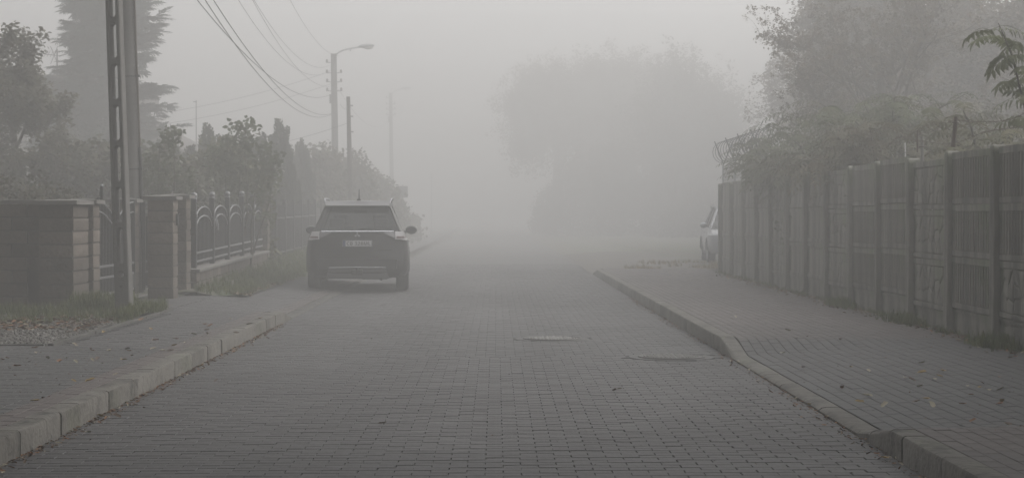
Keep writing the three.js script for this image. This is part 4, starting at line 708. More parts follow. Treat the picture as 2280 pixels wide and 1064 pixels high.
// leafy tree at the far left, bushes and young shoots over the gate
const smallLeaf = cluster(7, 0.085, 0.05, 0.085, 31), tinyLeaf = cluster(9, 0.055, 0.035, 0.07, 37), bigLeaf = cluster(6, 0.16, 0.10, 0.13, 41), massLeaf = cluster(12, 0.16, 0.11, 0.24, 43);
tree('dense leafy tree at the far left edge, lower than the spruce', [-10.1, 0.1, -37], 401, { len: 3.7, rad: 0.13, levels: 3, kids: [12, 7, 4], ratio: 0.5, bend: 0.16, lift: 0.32, bare: 0.08, leafFrom: 2, spread: 0.10, sc: [0.9, 1.5] }, smallLeaf, MT.dull, 1);
tree('low leafy shrub tree between the corner wall and the spruce', [-8.7, 0.1, -35.5], 409, { len: 1.95, rad: 0.07, levels: 3, kids: [9, 6, 4], ratio: 0.55, bend: 0.18, lift: 0.3, bare: 0.05, leafFrom: 2, spread: 0.10, sc: [0.9, 1.4] }, smallLeaf, MT.dull, 1);
function shoots(label, x, z, tops, seed, m) {        // tall stems with drooping leaves in tiers
  const t = thing('shrub', label, 'shrub', [x, 0.1, z]), r = rng(seed), wood = [], ms = [], cs = [];
  for (const [dx, h, dz] of tops) { const pts = range(0, 1, 0.2).map(u => V(dx * (0.3 + 0.7 * u) + 0.06 * Math.sin(u * 7 + seed + dx * 9), h * u, dz * u)); taper(wood, pts, [0.025, 0.02, 0.016, 0.012, 0.009, 0.004], 5);
    for (let q = 0; q < 46; q++) { const u = 0.35 + 0.65 * Math.sqrt(r()), p = V(dx * (0.3 + 0.7 * u), h * u, dz * u), a = rr(0, 6.28, r), L = rr(0.05, 0.24, r) * (1.2 - 0.6 * u); ms.push(mat4(p.add(V(Math.cos(a) * L, rr(-0.05, 0.06, r), Math.sin(a) * L)), rr(0.2, 1.1, r), rr(0, 6.28, r), rr(-0.3, 0.3, r), rr(0.45, 0.8, r))); const k = rr(0.7, 1.2, r); cs.push(new THREE.Color(k, k, k)); } }
  part('stem', merge(wood), M.bark, t); many('foliage', bigLeaf, m, ms, t, cs);
}
shoots('leafy shoots rising just right of the two tall poles', -5.95, -32.2, [[0, 2.98, 0], [-0.25, 2.6, 0.2], [0.25, 2.2, -0.2], [-0.5, 2.3, 0]], 3, MT.green);
shoots('leafy shoots standing above the arched iron fence', -5.05, -34.3, [[0.0, 3.12, 0], [0.22, 3.15, 0.1], [-0.25, 2.75, 0], [0.5, 2.75, -0.1], [-0.5, 2.6, 0], [0.75, 2.45, 0]], 9, MT.green);
function bush(label, [x, y, z], rx, ry, rz, n, m, seed, name = 'bush', geo = massLeaf, group) {
  const t = thing(name, label, name === 'hedge' ? 'hedge' : 'bush', [x, y, z], 0, group), r = rng(seed), nz = fbm(seed + 60, 5, 3), ms = [], cs = [], wood = [];
  for (let k = 0; k < n; k++) { const a = r() * 2 * Math.PI, b = Math.acos(1 - r() * 1.0), q = 0.45 + 0.55 * Math.cbrt(r()), w = (0.72 + 0.5 * nz(a / 6.28, b / 3.2)) * q, p = V(rx * w * Math.sin(b) * Math.cos(a), ry * w * Math.cos(b) + 0.05, rz * w * Math.sin(b) * Math.sin(a)); ms.push(mat4(p, rr(-0.7, 0.7, r), rr(0, 6.28, r), rr(-0.7, 0.7, r), rr(0.6, 1.2, r))); const c = rr(0.7, 1.25, r); cs.push(new THREE.Color(c * rr(0.9, 1.15, r), c, c * 0.95)); }
  for (let k = 0; k < 9; k++) { const a = r() * 6.28; taper(wood, [V(0, 0, 0), V(Math.cos(a) * rx * 0.25, ry * 0.35, Math.sin(a) * rz * 0.25), V(Math.cos(a) * rx * 0.55, ry * 0.75, Math.sin(a) * rz * 0.55)], [0.04, 0.025, 0.008], 5); }
  part('stem', merge(wood), M.bark, t); many('foliage', geo, m, ms, t, cs); return t;
}
bush('bushy yellow green shrub behind the arched iron fence', [-6.0, 0.2, -37.5], 1.35, 2.75, 1.3, 900, MT.yellow, 71);
bush('dark round bush behind the middle gate pillars', [-7.0, 0.2, -36], 1.3, 2.3, 1.2, 800, MT.dull, 72);
bush('rounded dark bush beside the spruce foot', [-8.3, 0.2, -40.5], 1.7, 2.6, 1.4, 900, MT.green, 73);
bush('grey clipped bush beyond the thuja row, left of the street lamp', [-6.0, 0.2, -57], 1.5, 3.4, 1.6, 700, MT.dull, 74);
bush('bush around the foot of the wooden pole', [-5.6, 0.2, -62], 1.7, 3.5, 2.0, 800, MT.dull, 75);
bush('low faint bush at the far end of the left hedge line', [-5.2, 0.2, -69], 1.6, 3.0, 2.4, 700, MT.dull, 76);
bush('faintest bush below the far street lamp', [-5.0, 0.2, -80], 1.5, 2.1, 2.4, 500, MT.dull, 77);
// thuja row
{
  const spray = (() => { const g = [], r = rng(6); for (let k = 0; k < 13; k++) { const u = k / 12, s = k & 1 ? 1 : -1; g.push(leafTri(0.13 * (1 - 0.5 * u), 0.045).applyMatrix4(mat4(V(0, 0, 0), 0, s * rr(0.3, 0.9, r), 0, 1)).rotateX(-Math.PI / 2).translate(0, u * 0.24, rr(-0.03, 0.03, r))); } const m = merge(g); m.computeVertexNormals(); return m; })();
  const make = (label, x, z, H, W, seed) => {
    const t = thing('thuja_tree', label, 'thuja', [x, 0.25, z], 0, 'thuja row behind the fences'), r = rng(seed), ms = [], cs = [], nz = fbm(seed + 9, 6, 3);
    for (let k = 0; k < 1100; k++) { const u = 1 - Math.sqrt(r()) * 0.99, a = r() * 2 * Math.PI, q = W * Math.pow(1 - u, 0.62) * (0.62 + 0.38 * Math.sqrt(r())) * (0.78 + 0.45 * nz(a / 6.28, u)) * (u < 0.12 ? 0.8 + u * 1.6 : 1); ms.push(mat4(V(Math.cos(a) * q, u * H - 0.08, Math.sin(a) * q), rr(-0.25, 0.25, r), -a + rr(-0.9, 0.9, r), rr(-0.35, 0.1, r), rr(0.8, 1.5, r))); const c = rr(0.7, 1.25, r); cs.push(new THREE.Color(c, c, c * 0.95)); }
    part('trunk', new THREE.CylinderGeometry(0.015, 0.07, H * 0.95, 7).translate(0, H * 0.475, 0), M.bark, t); many('crown', spray, MT.thuja, ms, t, cs);
  };
  make('tallest broad thuja, standing right behind the plain bar fence', -5.75, -46.5, 3.62, 0.66, 1); make('slim thuja touching the left side of the tallest one', -6.1, -45.5, 3.25, 0.5, 2);
  make('slender thuja spire left of the pair of tall ones', -6.35, -45, 3.15, 0.36, 3); make('thuja behind the yellow green shrub', -6.9, -44.5, 3.05, 0.55, 4); make('pointed thuja above the leafy shoots', -7.25, -44, 3.3, 0.5, 5);
  make('small pointed thuja left of the leafy fence shoots', -7.7, -44, 2.75, 0.4, 6); make('short thuja spire above the dark round bush', -8.2, -44.5, 2.9, 0.36, 7); make('thuja spire right of the roof mast', -7.95, -43, 2.65, 0.42, 8);
  make('thuja spire close to the leafy pole shoots', -8.65, -45, 3.0, 0.36, 9); make('low thuja between spruce and roof mast', -8.95, -44, 2.6, 0.5, 10);
  make('faint thuja beyond the tallest one', -5.9, -53, 3.3, 0.62, 11);
}
// right side: fruit tree over the fence, sumac, dark mass behind
tree('gnarled fruit tree with sparse twigs reaching over the panel fence', [8.3, 0.1, -36], 523, { len: 4.4, rad: 0.17, levels: 3, kids: [13, 8, 6], ratio: 0.6, bend: 0.2, lift: 0.16, bare: 0.25, leafFrom: 2, spread: 0.06, sc: [0.8, 1.3], tint: [0.7, 1.2], pull: V(-0.35, 0.05, 0) }, tinyLeaf, MT.brown, 0.62, null, 'fruit_tree');
tree('second fruit tree with a broad brown crown, right of the sparse one', [14.2, 0.1, -53], 541, { len: 5.2, rad: 0.2, levels: 3, kids: [14, 8, 6], ratio: 0.52, bend: 0.2, lift: 0.2, bare: 0.2, leafFrom: 2, spread: 0.09, sc: [1.1, 1.8], tint: [0.7, 1.2] }, tinyLeaf, MT.brown, 1, null, 'fruit_tree');
tree('big brownish tree filling the upper right corner', [18.0, 0.1, -63], 557, { len: 6.2, rad: 0.28, levels: 3, kids: [16, 8, 6], ratio: 0.5, bend: 0.18, lift: 0.2, bare: 0.1, leafFrom: 2, spread: 0.16, sc: [1.2, 1.9] }, smallLeaf, MT.brown, 1, null, 'broadleaf_tree');
tree('dull broadleaf tree behind the second fruit tree', [13.0, 0.1, -64], 563, { len: 5.6, rad: 0.24, levels: 3, kids: [16, 8, 6], ratio: 0.5, bend: 0.18, lift: 0.2, bare: 0.1, leafFrom: 2, spread: 0.16, sc: [1.2, 1.9] }, smallLeaf, MT.brown, 1, null, 'broadleaf_tree');
// pinnate leaf for the sumac: a rachis with drooping leaflets
const pinnate = (() => { const g = [], r = rng(8); for (let k = 0; k < 8; k++) { const u = (k + 0.6) / 8, y = 0.1 * Math.sin(u * 2.2) - 0.16 * u * u; for (const s of [-1, 1]) g.push(leafBlade(0.15 * (1 - 0.35 * u), 0.034).applyMatrix4(mat4(V(0, y, u * 0.5), 0.55 + rr(-0.1, 0.2, r), s * (1.25 - 0.4 * u), 0, 1))); } g.push(leafBlade(0.12, 0.03).applyMatrix4(mat4(V(0, -0.06, 0.5), 0.6, 0, 0, 1))); g.push(strip(tube([V(0, 0, 0), V(0, 0.07, 0.2), V(0, 0.02, 0.4), V(0, -0.06, 0.5)], 0.003, 6, 3).toNonIndexed())); const m = merge(g); m.computeVertexNormals(); return m; })();
function sumac(label, [x, y, z], stems, seed, m, per = 12, sc = [0.8, 1.25]) {
  const t = thing('sumac_shrub', label, 'shrub', [x, y, z]), r = rng(seed), wood = [], ms = [], cs = [];
  for (const [dx, h, dz] of stems) { const pts = range(0, 1, 0.2).map(u => V(dx * u * u + 0.08 * Math.sin(u * 5 + dx), h * Math.sin(u * 1.45) / Math.sin(1.45), dz * u)); taper(wood, pts, [0.04, 0.033, 0.027, 0.02, 0.014, 0.006], 5);
    for (let k = 0; k < per; k++) { const u = 0.5 + 0.5 * (k + r()) / per, i = Math.min(4, Math.floor(u * 5)), p = pts[i].clone().lerp(pts[Math.min(5, i + 1)], Math.min(1, u * 5 - i)); ms.push(mat4(p, rr(-0.35, 0.5, r), k * 2.4 + rr(-0.3, 0.3, r), 0, rr(...sc, r))); const c = rr(0.75, 1.2, r); cs.push(new THREE.Color(c * rr(0.95, 1.15, r), c, c * 0.9)); } }
  part('stem', merge(wood), M.bark, t); many('foliage', pinnate, m, ms, t, cs);
}
const st = (n, seed, rx, h0, h1, rz) => { const r = rng(seed), o = []; for (let k = 0; k < n; k++) o.push([rr(-rx, rx, r), rr(h0, h1, r), rr(-rz, rz, r)]); return o; };
sumac('leafy sumac with hanging leaflets below the sparse fruit tree', [6.3, 0.1, -28.5], st(26, 61, 1.35, 2.3, 3.3, 1.6), 62, MT.green, 16);
sumac('sumac thicket leaning over the ribbed panels', [6.6, 0.1, -24.6], st(24, 64, 1.2, 1.9, 2.75, 2.0), 65, MT.yellow, 14);
sumac('low dark foliage hanging over the panel tops', [5.75, 0.1, -30.6], [...st(12, 67, 0.95, 2.0, 2.5, 1.8), [-1.0, 2.15, 0.6], [-0.95, 2.1, 0.1], [-1.05, 2.2, -0.6], [-0.8, 2.0, 1.2]], 68, MT.dull, 14);
bush('tangled undergrowth behind the ribbed fence bays', [7.4, 0.1, -23.5], 1.6, 2.15, 4.0, 2400, MT.dull, 81, 'bush', smallLeaf);
bush('tangled undergrowth under the fruit trees', [8.2, 0.1, -29.5], 2.2, 3.1, 2.6, 3000, MT.dull, 82, 'bush', smallLeaf);
bush('dense undergrowth at the right edge behind the near panels', [7.6, 0.1, -19], 1.6, 2.1, 3.0, 2000, MT.dull, 83, 'bush', smallLeaf);
{ // near branch with long drooping leaves at the right edge
  const t = thing('drooping_branch', 'near branch with long drooping leaves at the right edge', 'branch', [5.45, 0.1, -18.6]), wood = [], ms = [], cs = [], r = rng(91);
  taper(wood, [V(0.35, 0, 0), V(0.3, 1.4, 0), V(0.2, 2.4, 0), V(0.05, 3.0, 0), V(-0.1, 3.35, 0)], [0.022, 0.02, 0.015, 0.01, 0.005], 6);
  const hang = (() => { const g = [], q = rng(12); for (let k = 0; k < 6; k++) { const u = (k + 0.7) / 6, y = 0.03 * Math.sin(u * 2.4) - 0.1 * u * u; for (const e of [-1, 1]) g.push(leafBlade(0.19 * (1 - 0.3 * u), 0.05, 0.4).applyMatrix4(mat4(V(0, y, u * 0.34), 0.75 + rr(-0.15, 0.25, q), e * (1.15 - 0.5 * u), 0, 1))); } g.push(leafBlade(0.16, 0.045, 0.4).applyMatrix4(mat4(V(0, -0.07, 0.34), 0.8, 0, 0, 1))); g.push(strip(tube([V(0, 0, 0), V(0, 0.03, 0.15), V(0, -0.07, 0.34)], 0.003, 6, 3).toNonIndexed())); const m = merge(g); m.computeVertexNormals(); return m; })(), long = hang;
  for (let k = 0; k < 26; k++) { const u = k / 26, y = 2.3 + 1.02 * u + rr(-0.05, 0.05, r), w = 0.22 - 0.35 * Math.max(0, u - 0.2), x = w + rr(-0.16, 0.12, r), z = rr(-0.2, 0.2, r); ms.push(mat4(V(x, y, z), rr(-0.25, 0.35, r), k * 2.4 + rr(-0.4, 0.4, r), rr(-0.2, 0.2, r), rr(0.6, 1.0, r))); const c = rr(0.75, 1.2, r); cs.push(new THREE.Color(c, c, c * 0.88)); }
  part('stem', merge(wood), M.bark, t); many('foliage', long, leafMat(0.17, 0.185, 0.11), ms, t, cs);
}
sumac('leafy boughs spilling over the plain panels at the fence end', [5.7, 0.1, -31.8], [...st(22, 167, 1.0, 2.0, 2.9, 2.6), [-1.15, 2.25, 0.9], [-1.2, 2.3, 0.2], [-1.1, 2.2, -0.9], [-1.0, 2.5, 1.6], [-1.25, 2.1, 1.3], [-0.9, 2.05, 2.2], [-1.1, 2.4, -1.6]], 168, MT.green, 18);
sumac('leafy boughs spilling over the first stone patterned bay', [5.6, 0.1, -26.6], [...st(20, 171, 0.8, 1.9, 2.7, 2.0), [-0.95, 2.15, 0.8], [-1.0, 2.2, 0.1], [-0.9, 2.1, -0.8]], 172, MT.dull, 16);
bush('rounded leafy bush pressed against the back of the fence end', [6.1, 0.6, -30.5], 1.15, 2.2, 3.2, 2600, MT.green, 89, 'bush', smallLeaf);
// faint giants down the road
function bigTree(label, x, d, rx, ry, yc, n, seed, m, trunkR = 0.3, geo = massLeaf, soft = geo === massLeaf) {   // broad crown of leaf clumps in uneven lobes on a limbed trunk
  const t = thing('roadside_tree', label, 'tree', [x, 0.1, -d]), r = rng(seed), wood = [], ms = [], cs = [], lobes = [];
  taper(wood, range(0, 1, 0.2).map(u => V(0.25 * Math.sin(u * 3 + seed), yc * 1.15 * u, 0.2 * Math.cos(u * 4 + seed))), [trunkR, trunkR * 0.8, trunkR * 0.65, trunkR * 0.5, trunkR * 0.35, trunkR * 0.2], 8);
  for (let k = 0; k < 16; k++) { const a = r() * 6.2832, b = Math.acos(1 - 2 * r()), q = 0.35 + 0.4 * r(), c = V(rx * q * Math.sin(b) * Math.cos(a), yc + ry * q * Math.cos(b), rx * q * Math.sin(b) * Math.sin(a)); lobes.push([c, rr(0.34, 0.55, r)]); taper(wood, [V(0, yc * rr(0.45, 0.8, r), 0), c.clone().multiplyScalar(0.5).add(V(0, yc * 0.4, 0)), c], [trunkR * 0.35, trunkR * 0.2, 0.03], 5); }
  for (let k = 0; k < n; k++) { const [c, R] = lobes[Math.floor(r() * lobes.length)], a = r() * 6.2832, b = Math.acos(1 - 2 * r()), q = R * (soft ? 0.5 * Math.sqrt(-2 * Math.log(1 - 0.98 * r())) : 0.4 + 0.6 * Math.cbrt(r())); ms.push(mat4(c.clone().add(V(rx * q * Math.sin(b) * Math.cos(a), ry * q * Math.cos(b), rx * q * Math.sin(b) * Math.sin(a))), rr(-0.6, 0.6, r), rr(0, 6.28, r), rr(-0.6, 0.6, r), rr(0.8, 1.6, r))); const k2 = rr(0.7, 1.25, r); cs.push(new THREE.Color(k2, k2, k2 * 0.95)); }
  part('trunk', merge(wood), M.bark, t); many('crown', geo, m, ms, t, cs); return t;
}
bigTree('broad brown tree behind the near panels, upper right', 12.0, 44.5, 3.3, 3.3, 4.6, 8000, 711, MT.brown, 0.25, smallLeaf);
bigTree('tall brown tree showing between the fruit tree and the upper right edge', 10.6, 47, 2.9, 2.9, 5.4, 6500, 714, MT.brown, 0.25, smallLeaf);
bigTree('brown tree filling the gap right of the fruit tree', 12.6, 60, 3.4, 3.7, 5.2, 6500, 712, MT.brown, 0.22, smallLeaf);
bigTree('brown tree at the upper right edge above the drooping branch', 13.6, 40.5, 3.2, 3.2, 4.2, 7000, 713, MT.brown, 0.22, smallLeaf);
bigTree('tall faint tree leaning over the road far ahead', 4.4, 120, 4.6, 4.5, 8.3, 6800, 701, MT.brown, 0.4);
bigTree('highest faint tree right of the one over the road', 9.0, 121, 5.3, 4.7, 8.3, 7200, 702, MT.brown, 0.4);
bigTree('faint rounded tree between the highest one and the fruit tree', 12.6, 107, 4.2, 4.4, 7.0, 3400, 703, MT.dull);
bigTree('low faint tree at the right roadside ahead', 7.2, 112, 3.4, 2.6, 3.4, 2400, 704, MT.dull, 0.22);
bigTree('faint low tree left of the silver car', 11.6, 110, 3.6, 2.5, 3.7, 2400, 705, MT.dull, 0.22);
tree('thin leaning tree behind the dirt entrance', [10.4, 0.1, -106], 617, { levels: 3, kids: [8, 6, 4], ratio: 0.5, bend: 0.2, lift: 0.22, leafFrom: 2, spread: 0.25, sc: [1.2, 1.9], len: 7.2, rad: 0.16, tilt: [0.3, 0], bare: 0.5 }, bigLeaf, MT.dull, 0.55, null, 'roadside_tree');
bush('low faint shrub mass at the right roadside in the fog', [4.9, 0.1, -116], 2.6, 3.6, 3.0, 1100, MT.dull, 84);
bush('faint roadside scrub behind the silver car', [14.0, 0.1, -100], 4.6, 2.8, 2.6, 1300, MT.dull, 85);
bush('faint scrub filling the gap beside the leaning tree', [9.8, 0.1, -108], 3.8, 2.6, 2.6, 1100, MT.dull, 86);
bush('dark shrubbery behind the garden wall at the left edge', [-7.6, 0.15, -28.5], 1.7, 1.9, 1.3, 1600, MT.dull, 87, 'bush', smallLeaf);
bush('dark shrubbery behind the iron gate', [-8.4, 0.15, -36.5], 1.6, 2.6, 1.3, 1500, MT.dull, 88);
// unseen trees, added beside and behind the camera to shade near road and fog
{
  const canopy = cluster(14, 0.3, 0.2, 0.42, 97), places = [['right of the camera position', 7.2, -3, 7, 6.6], ['right side, above the nearest panels', 8, 8, 7, 7.0], ['left of the camera position', -7.4, -2, 7, 6.6], ['left side, before the gravel patch', -8.4, 8, 7, 7.0], ['left side, before the garden wall', -9, 17, 7, 8.2], ['left side, above the gate pillars', -9.6, 26, 6.6, 9.2], ['behind the camera position', 0.5, -11, 7, 6.6]];
  places.forEach(([where, x, d, R, yc], i) => {
    const t = thing('added_shade_tree', `added unseen shade tree, ${where}`, 'tree', [x, 0.1, -d]), r = rng(880 + i), nz = fbm(890 + i, 5, 3), wood = [], ms = [], cs = [];
    taper(wood, [V(0, 0, 0), V(0.1, yc * 0.3, 0), V(0, yc * 0.62, 0.1), V(0.1, yc, 0)], [0.28, 0.22, 0.18, 0.08], 9);
    for (let k = 0; k < 9; k++) { const a = k * 0.7 + r(); taper(wood, [V(0, yc * 0.55 + k * 0.2, 0), V(Math.cos(a) * R * 0.4, yc - 1 + k * 0.2, Math.sin(a) * R * 0.4), V(Math.cos(a) * R * 0.8, yc - 0.4 + k * 0.2, Math.sin(a) * R * 0.8)], [0.1, 0.06, 0.02], 5); }
    for (let k = 0; k < 3200; k++) { const a = r() * 6.2832, b = Math.acos(1 - 2 * r()), q = (0.5 + 0.5 * Math.cbrt(r())) * (0.75 + 0.45 * nz(a / 6.28, b / 3.2)), y = yc + 2.5 * q * Math.cos(b), px = R * q * Math.sin(b) * Math.cos(a), pz = R * q * Math.sin(b) * Math.sin(a); const D = d - pz; if (y < 1.41 + 0.1226 * D + 1.1 && Math.abs(x + px) < 0.31 * Math.max(0, D) + 1.2) continue; ms.push(mat4(V(px, y, pz), rr(-0.6, 0.6, r), rr(0, 6.28, r), rr(-0.6, 0.6, r), rr(0.7, 1.3, r))); const c = rr(0.7, 1.25, r); cs.push(new THREE.Color(c, c, c * 0.9)); }  // skips leaf clumps inside the view so these added trees stay unseen
    part('trunk', merge(wood), M.bark, t); many('crown', canopy, MT.dull, ms, t, cs);
  });
}
// ---------------------------------------------------------------- grass, weeds, gravel and fallen leaves
const tuft = (() => { const g = [], r = rng(14); for (let k = 0; k < 9; k++) { const h = rr(0.05, 0.13, r), a = rr(0, 6.28, r), w = 0.004, l = rr(0.01, 0.07, r); g.push(raw([-w, 0, 0, w, 0, 0, w * 0.7 + 0, h * 0.6, l * 0.4, -w * 0.7, h * 0.6, l * 0.4, 0, h, l], [0, 1, 2, 0, 2, 3, 3, 2, 4]).toNonIndexed().applyMatrix4(mat4(V(rr(-0.03, 0.03, r), 0, rr(-0.03, 0.03, r)), 0, a, 0, 1))); } const m = merge(g); m.computeVertexNormals(); return m; })();
function grass(name, label, n, place, m, sc, seed) { const r = rng(seed), ms = [], cs = []; for (let k = 0; k < n; k++) { const p = place(r); if (!p) continue; ms.push(mat4(p, 0, rr(0, 6.28, r), 0, rr(...sc, r), rr(...sc, r))); const c = rr(0.6, 1.3, r), y = rr(0, 0.5, r); cs.push(new THREE.Color(c * (1 + y), c * (1 + y * 0.5), c)); } return tag(many(name, tuft, m, ms, null, cs), label, 'grass', null, 'stuff'); }
const noiseG = fbm(777, 5, 3), gn = (x, d) => noiseG(x * 0.23 + 0.4, d * 0.13);
grass('grass', 'short grass on the verge under the arched iron fence', 5200, r => { const d = rr(27.5, 56, r), x = rr(-4.85, -3.95, r); return r() < 0.1 + 1.1 * gn(x, d) - 0.25 * smooth(-4.25, -3.95, x) ? V(x, hVerge(x, d), -d) : null; }, MT.grass, [0.6, 1.5], 1);
grass('grass', 'rough grass at the foot of the corner pillar and the slotted pole', 2600, r => { const d = 19.6 + 3.9 * Math.pow(r(), 0.75), x = rr(-8.2, -4.32, r); return d < 23.15 && r() < 0.4 + 0.9 * gn(x, d) - smooth(20.6, 19.6, d) * 0.6 && (x < -4.95 || d < 22.9) ? V(x, hPatch(x, d), -d) : null; }, MT.grass, [0.4, 1.15], 2);
grass('grass', 'tall grass tuft between the slim pillar and the slotted pole', 420, r => { const a = rr(0, 6.28, r), q = Math.sqrt(r()); const x = -5.15 + 0.42 * q * Math.cos(a), d = 22.95 + 0.7 * q * Math.sin(a); return V(x, hPatch(x, d) - 0.01, -d); }, MT.grass, [1.2, 2.2], 3);
grass('grass', 'strip of grass along the pavement edge right of the slotted pole', 300, r => { const d = rr(20.6, 23.1, r), x = -4.34 - 0.3 * r() * r(); return V(x, hPatch(x, d) + 0.0, -d); }, MT.grass, [0.7, 1.6], 4);
grass('weeds', 'weeds along the foot of the panel fence', 1500, r => { const d = rr(14, 38, r), x = 4.86 - 0.22 * r() * r(); return r() < 2.2 * (gn(x, d * 2.6) - 0.3) ? V(x, hRight(x, d) - 0.01, -d) : null; }, MT.grass, [0.4, 1.0], 5);
grass('weeds', 'leafy weeds at the foot of the ribbed near panels', 420, r => { const c = [16.6, 24.0, 20.3][Math.floor(r() * 3)], d = c + 0.5 * (r() + r() - r() - r()), x = 4.85 - 0.3 * r() * r(); return V(x, hRight(x, d) - 0.01, -d); }, MT.grass, [0.6, 1.5], 6);
grass('grass', 'thin grass strip in front of the silver car', 1500, r => { const d = rr(42, 48, r), x = rr(3.2, 8, r); return gn(x, d) > 0.45 ? V(x, 0.08, -d) : null; }, MT.dry, [0.6, 1.4], 7);
// gravel
{
  const g = new THREE.IcosahedronGeometry(1, 0), ms = [], cs = [], r = rng(15);
  for (let k = 0; k < 4200; k++) { const d = 16.97 + 3.6 * Math.pow(r(), 1.3), x = rr(-7.6, -4.36, r); const s = rr(0.008, 0.024, r); ms.push(mat4(V(x, hPatch(x, d) + s * 0.2, -d), rr(0, 3, r), rr(0, 3, r), rr(0, 3, r), s, s * 0.65, s * 1.2)); const c = rr(0.45, 1.15, r); cs.push(new THREE.Color(c, c * 0.98, c * 0.95)); }
  tag(many('gravel', g, mat(0.24, 0.235, 0.23, 0.9), ms, null, cs), 'grey gravel strewn before the stone wall', 'gravel', null, 'stuff');
}
// fallen leaves
const leafG = [0, 1, 2, 3].map(k => { const r = rng(30 + k), p = [0, 0.004, 0], n = 11, idx = []; for (let i = 0; i < n; i++) { const a = i / n * 2 * Math.PI, q = (0.62 + 0.38 * Math.abs(Math.cos(a * 1.0)) + rr(-0.12, 0.12, r)); p.push(q * Math.cos(a), 0.0 + 0.34 * Math.abs(Math.sin(a)) * q + rr(0, 0.16, r), 0.62 * q * Math.sin(a)); } for (let i = 0; i < n; i++) idx.push(0, 1 + (i + 1) % n, 1 + i); const s = raw(p, idx); return merge([s.toNonIndexed(), raw([0.9, 0.02, -0.02, 1.5, 0.08, 0.05, 0.9, 0.02, 0.03], [0, 1, 2]).toNonIndexed()]); });
const leafTones = { 'orange brown': mat(0.26, 0.12, 0.045, 0.8), 'dull brown': mat(0.13, 0.085, 0.055, 0.85), 'yellow': mat(0.36, 0.24, 0.07, 0.75), 'pale': mat(0.40, 0.36, 0.27, 0.7) };
const litter = (mixd, r) => { let u = r(); for (const [k, w] of mixd) { if ((u -= w) < 0) return k; } return mixd[0][0]; };
function leafStuff(label, n, place, sc, seed, mixd = [['dull brown', 0.55], ['orange brown', 0.3], ['pale', 0.15]]) {
  const r = rng(seed), ms = [], cs = []; const col = { 'orange brown': [0.25, 0.12, 0.05], 'dull brown': [0.13, 0.085, 0.055], yellow: [0.34, 0.23, 0.07], pale: [0.36, 0.32, 0.24] };
  for (let k = 0; k < n; k++) { const p = place(r); if (!p) continue; ms.push(mat4(p, rr(-0.4, 0.4, r), rr(0, 6.28, r), rr(-0.4, 0.4, r), rr(...sc, r))); const c = col[litter(mixd, r)], q = rr(0.7, 1.2, r); cs.push(new THREE.Color(c[0] * q, c[1] * q, c[2] * q)); }
  tag(many('leaf_litter', leafG[seed % 4], mat(1, 1, 1, 0.85), ms, null, cs), label, 'leaf litter', null, 'stuff');
}
leafStuff('bed of fallen leaves between gravel and grass before the stone wall', 1100, r => { const d = 19.9 + rr(-1.2, 1.0, r) * (0.6 + 0.6 * r()), x = -7.8 + 3.4 * r(); return V(x, hPatch(x, d) + 0.015, -d); }, [0.02, 0.05], 1);
leafStuff('leaves and needles caught in the gutter along the left kerb', 900, r => { const d = 8.5 + 14 * r(), x = XL + 0.012 + 0.09 * Math.pow(r(), 2); return noiseG(d * 0.09, 0.3) + 0.35 * r() > 0.55 ? V(x, 0.008, -d) : null; }, [0.008, 0.022], 2);
leafStuff('leaves and crumbs caught in the gutter along the right kerb', 800, r => { const d = 7.5 + 22 * r(), x = XR - 0.012 - 0.12 * Math.pow(r(), 2); return noiseG(d * 0.07, 0.7) + 0.35 * r() > 0.55 ? V(x, 0.008, -d) : null; }, [0.006, 0.02], 3);
leafStuff('leaves gathered along the foot of the panel fence', 500, r => { const d = rr(15, 36, r), x = 4.84 - 0.4 * r() * r(); return V(x, hRight(x, d) + 0.008, -d); }, [0.015, 0.035], 4);
leafStuff('leaves along the lower edge of the left verge', 300, r => { const d = 27.4 + 10 * r() * r(), x = -3.95 - 0.25 * r() + 0.5 * Math.max(0, 0.3 - (d - 27.4)); return V(x, Math.max(hVerge(x, d), hLeft(x, d)) + 0.01, -d); }, [0.02, 0.045], 5);
leafStuff('crumbs of dry leaf sprinkled over the left pavement', 260, r => { const d = 9 + 15 * r() * r() + 2 * r(), x = XL - 0.2 - 2.2 * r(); return x > leftX(d) ? V(x, hLeft(x, d) + 0.004, -d) : null; }, [0.005, 0.013], 6);
leafStuff('crumbs of dry leaf sprinkled over the right pavement', 240, r => { const d = 8 + 16 * r(), x = XR + 0.2 + 2.3 * r(); return V(x, hRight(x, d) + 0.004, -d); }, [0.005, 0.012], 7);
leafStuff('crumbs of dirt and leaf scattered on the road', 260, r => { const d = 8.5 + 15 * r(), x = rr(XL + 0.1, XR - 0.1, r); return V(x, 0.004, -d); }, [0.003, 0.009], 8, [['dull brown', 0.9], ['pale', 0.1]]);
// leaves that lie apart, each on its own
const shared = {}, apart = {};
function fallen(where, x, d, y, tone, s) {
  const src = shared[tone] ??= leafG.map(g => { const m = shadows(new THREE.Mesh(g, leafTones[tone])); m.name = 'fallen_leaf'; return m; });
  const m = src[Math.floor(R0() * 4)].clone(); m.name = numbered('fallen_leaf'); m.position.set(x, y, -d); m.rotation.set(rr(-0.3, 0.3), rr(0, 6.28), rr(-0.3, 0.3)); m.scale.setScalar(s);
  scene.add(m); tag(m, '', 'leaf', `${tone} leaves on the ${where}`); (apart[`${tone} fallen leaf on the ${where}`] ??= []).push([d, m]);
}
